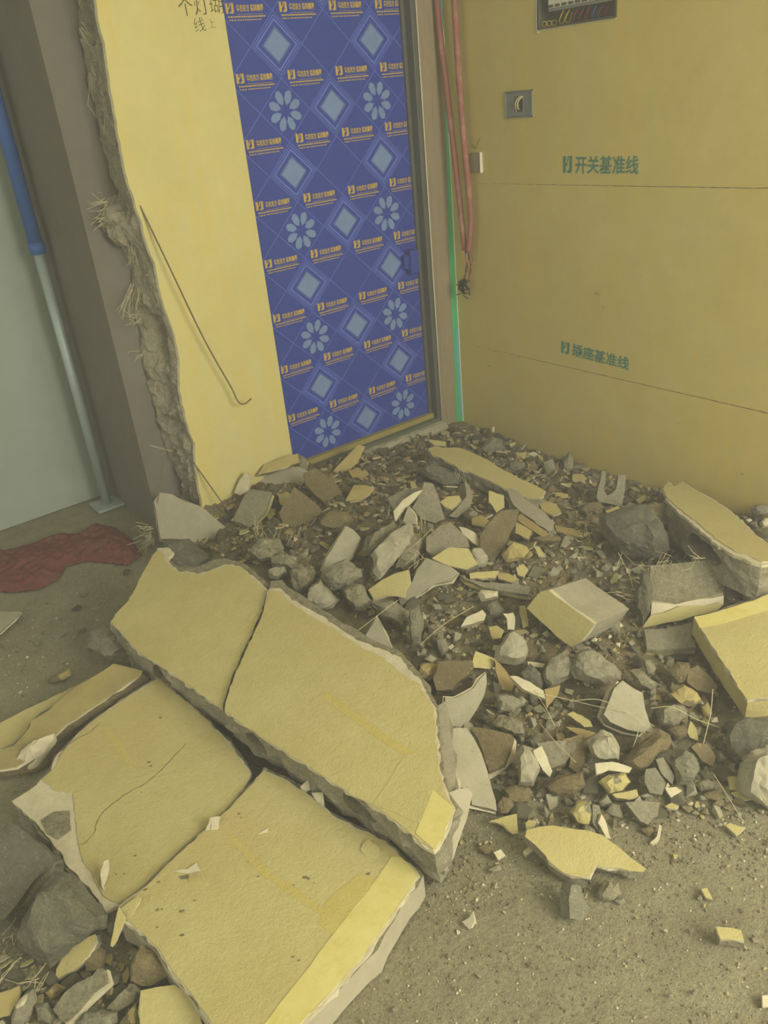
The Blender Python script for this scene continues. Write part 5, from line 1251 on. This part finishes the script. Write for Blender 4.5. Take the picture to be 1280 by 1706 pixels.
# gravel and crumbs nobody could count
def gravel(name, zones, mats, label, seed, on_bed=True):
    rng = random.Random(seed); verts, faces, mi = [], [], []
    base = [(1,0,0),(-1,0,0),(0,1,0),(0,-1,0),(0,0,.7),(0,0,-.7)]; tri = [(0,2,4),(2,1,4),(1,3,4),(3,0,4),(2,0,5),(1,2,5),(3,1,5),(0,3,5)]
    for P, count, smin, smax in zones:
        xs = [p[0] for p in P]; ys_ = [p[1] for p in P]; k = 0
        while k < count:
            x, y = rng.uniform(min(xs), max(xs)), rng.uniform(min(ys_), max(ys_))
            if not inside(x, y, P) or x > -.012 or y > -.03: k += .3; continue
            k += 1; s = smin + (smax-smin)*rng.random()**3
            z = bed(x, y) if ground(x, y) >= .012 else fz(x, y)-.004
            R = Matrix.Rotation(rng.uniform(0, 6.3), 3, 'Z') @ Matrix.Rotation(rng.uniform(0, 3), 3, 'X'); b = len(verts); m_ = rng.randrange(len(mats))
            for v in base:
                q = R @ (Vector(v)*s*rng.uniform(.6, 1.15)); verts.append((x+q.x, y+q.y, z+s*.35+q.z))
            for t in tri: faces.append(tuple(b+i for i in t)); mi.append(m_)
    me = bpy.data.meshes.new(name); me.from_pydata(verts, [], faces); me.polygons.foreach_set('material_index', mi)
    return tag(link(name, me, mats), label, 'gravel', kind='stuff')
gravel('gravel', [(FRONT, 3600, .004, .018), (BACK, 4200, .004, .018), (LEFT, 500, .003, .012)], ['gray', 'brown', 'rough', 'old_paint', 'brown', 'white'], 'fine broken crumbs filling the gaps of the rubble heap', 61)
EDGE = [(p.x, p.y) for p in (at_z(x, y, 0) for x, y in px('P', "740,1340 830,1320 960,1370 1100,1340 1290,1340 1290,1430 1100,1440 960,1500 860,1500 760,1560 700,1500"))]
gravel('grit', [(OPEN, 2600, .0015, .005), (EDGE, 1500, .002, .008), (LBACK, 400, .002, .008)], ['gray', 'white', 'dirt', 'brown', 'rough', 'dirt'], 'fine pale grit strewn over the open dusty floor', 62)

# fibre strands of the plaster mesh sticking out of the heap
def G(x, y, off=.06): return hit_ground(x, y, off)[0]
UP = Vector((0, 0, 1))
tag(fibres('fibre_strands', [
    (G(250,880,.10), (-1, -.3, .3), .09, 10, .3), (G(245,905,.05), (-1, -.5, 0), .06, 12, .5),
    (G(430,885,.06), (0, 0, 1), .06, 9, .12), (G(455,905,.05), (.5, 0, .8), .06, 8, .5), (G(480,900,.06), (.6, -.2, .5), .08, 4, .2),
    (G(700,870,.10), (-.1, -.3, -1), .07, 12, .25), (G(700,930,.09), (-.5, -.5, -.3), .07, 10, .5), (G(640,860,.1), (0, 0, 1), .07, 3, .3),
    (G(765,785,.08), (0, -.2, -1), .06, 8, .3)], None, seed=3, r=.0009), 'pale fibre strands bristling from the mortar at the left and centre of the heap', 'fibres')
tag(fibres('fibre_strands', [(on_plane(990+i*-6, 872+i*13, Vector((-1.0, -1.3, .16)), UP), (-.6, -.2, .5), .06, 3, .25) for i in range(5)] +
    [(on_plane(1050-i*11, 972+i*11, Vector((-1.1, -1.75, .12)), UP), (.6, -.7, -.25), .05, 5, .12) for i in range(6)] +
    [(G(1165,935,.16), (-.5, -.2, .2), .10, 5, .5), (G(1110,930,.12), (-.5, 0, -.3), .07, 8, .4), (G(1040,920,.12), (.3, -.5, -.5), .12, 3, .4)], None, seed=6, r=.0009),
    'fibre strands fringing the grey-faced block and the rough block beside it', 'fibres')
def strand(pts, label, r=.0011):
    P = [G(x, y, o_) for x, y, o_ in pts]; b = P[0].copy(); bm = bmesh.new(); add_tube(bm, curve_pts([p-b for p in P], 5), r, 4)
    return tag(from_bm('fibre_strand', bm, ['straw'], None, b), label, 'fibre')
strand([(875,1150,.09), (945,1165,.08), (1000,1178,.09), (1060,1190,.10), (1090,1210,.10)], 'long curved strand across the front heap toward the angular block')
strand([(950,1168,.10), (1000,1166,.12), (1050,1190,.12), (1078,1212,.10)], 'pale strand lying over the large angular grey block')
strand([(1085,1180,.08), (1120,1178,.10), (1160,1198,.08), (1200,1212,.04)], 'strand bundle reaching from the fibrous lump to the right')
strand([(1188,1148,.14), (1184,1190,.09), (1172,1240,.04)], 'straight strand standing near the big yellow slab corner')
strand([(592,1054,.10), (630,1025,.11), (663,1000,.12)], 'straight stick-like strand before the large cracked panel far edge')
strand([(700,1075,.07), (740,1040,.09), (790,1010,.07)], 'pair strand crossing the cavity right of the pale triangular plate')
strand([(720,880,.10), (700,900,.10), (675,920,.09)], 'strand lying across the large pale grey wedge')
strand([(890,1150,.08), (910,1180,.08), (925,1210,.05)], 'thin strand hanging above the quarter-round plate')
strand([(960,1270,.05), (925,1235,.07), (900,1205,.07)], 'thin strand slanting over the upright pale block')
strand([(1240,1450-80,.02), (1215,1330,.04), (1190,1290,.05)], 'bent strand beside the yellow flakes near the right boulder')
strand([(1055,1245,.05), (1062,1225,.07), (1065,1205,.08)], 'short strand in front of the large angular block')
tag(fibres('fibre_strands', [(G(25,1600,.03), (-.6, -.3, -.2), .05, 6, .3), (G(65,1630,.03), (-.7, -.2, 0), .06, 8, .3), (G(20,1550,.05), (-.8, -.3, -.3), .03, 6, .3)], None, seed=12, r=.0008),
    'short fibres poking out beside the dark blocks at the bottom left', 'fibres')

# fine demolition dust hanging in the air of both rooms
hz = box('dust_haze', (-4.74, -5.58, -.03), (.15, .94, H+.14), 'ceil')
hm = bpy.data.materials.new('dust_in_air'); hm.use_nodes = True; nt = hm.node_tree; nt.nodes.remove(nt.nodes['Principled BSDF'])
vs_ = nt.nodes.new('ShaderNodeVolumeScatter'); vs_.inputs['Color'].default_value = (1.0, .97, .80, 1); vs_.inputs['Density'].default_value = HAZE_DENSITY
vs_.inputs['Anisotropy'].default_value = .2
nt.links.new(vs_.outputs[0], nt.nodes['Material Output'].inputs['Volume']); hz.data.materials.clear(); hz.data.materials.append(hm)
tag(hz, 'thin pale dust haze filling the air of the room', 'haze', kind='stuff')
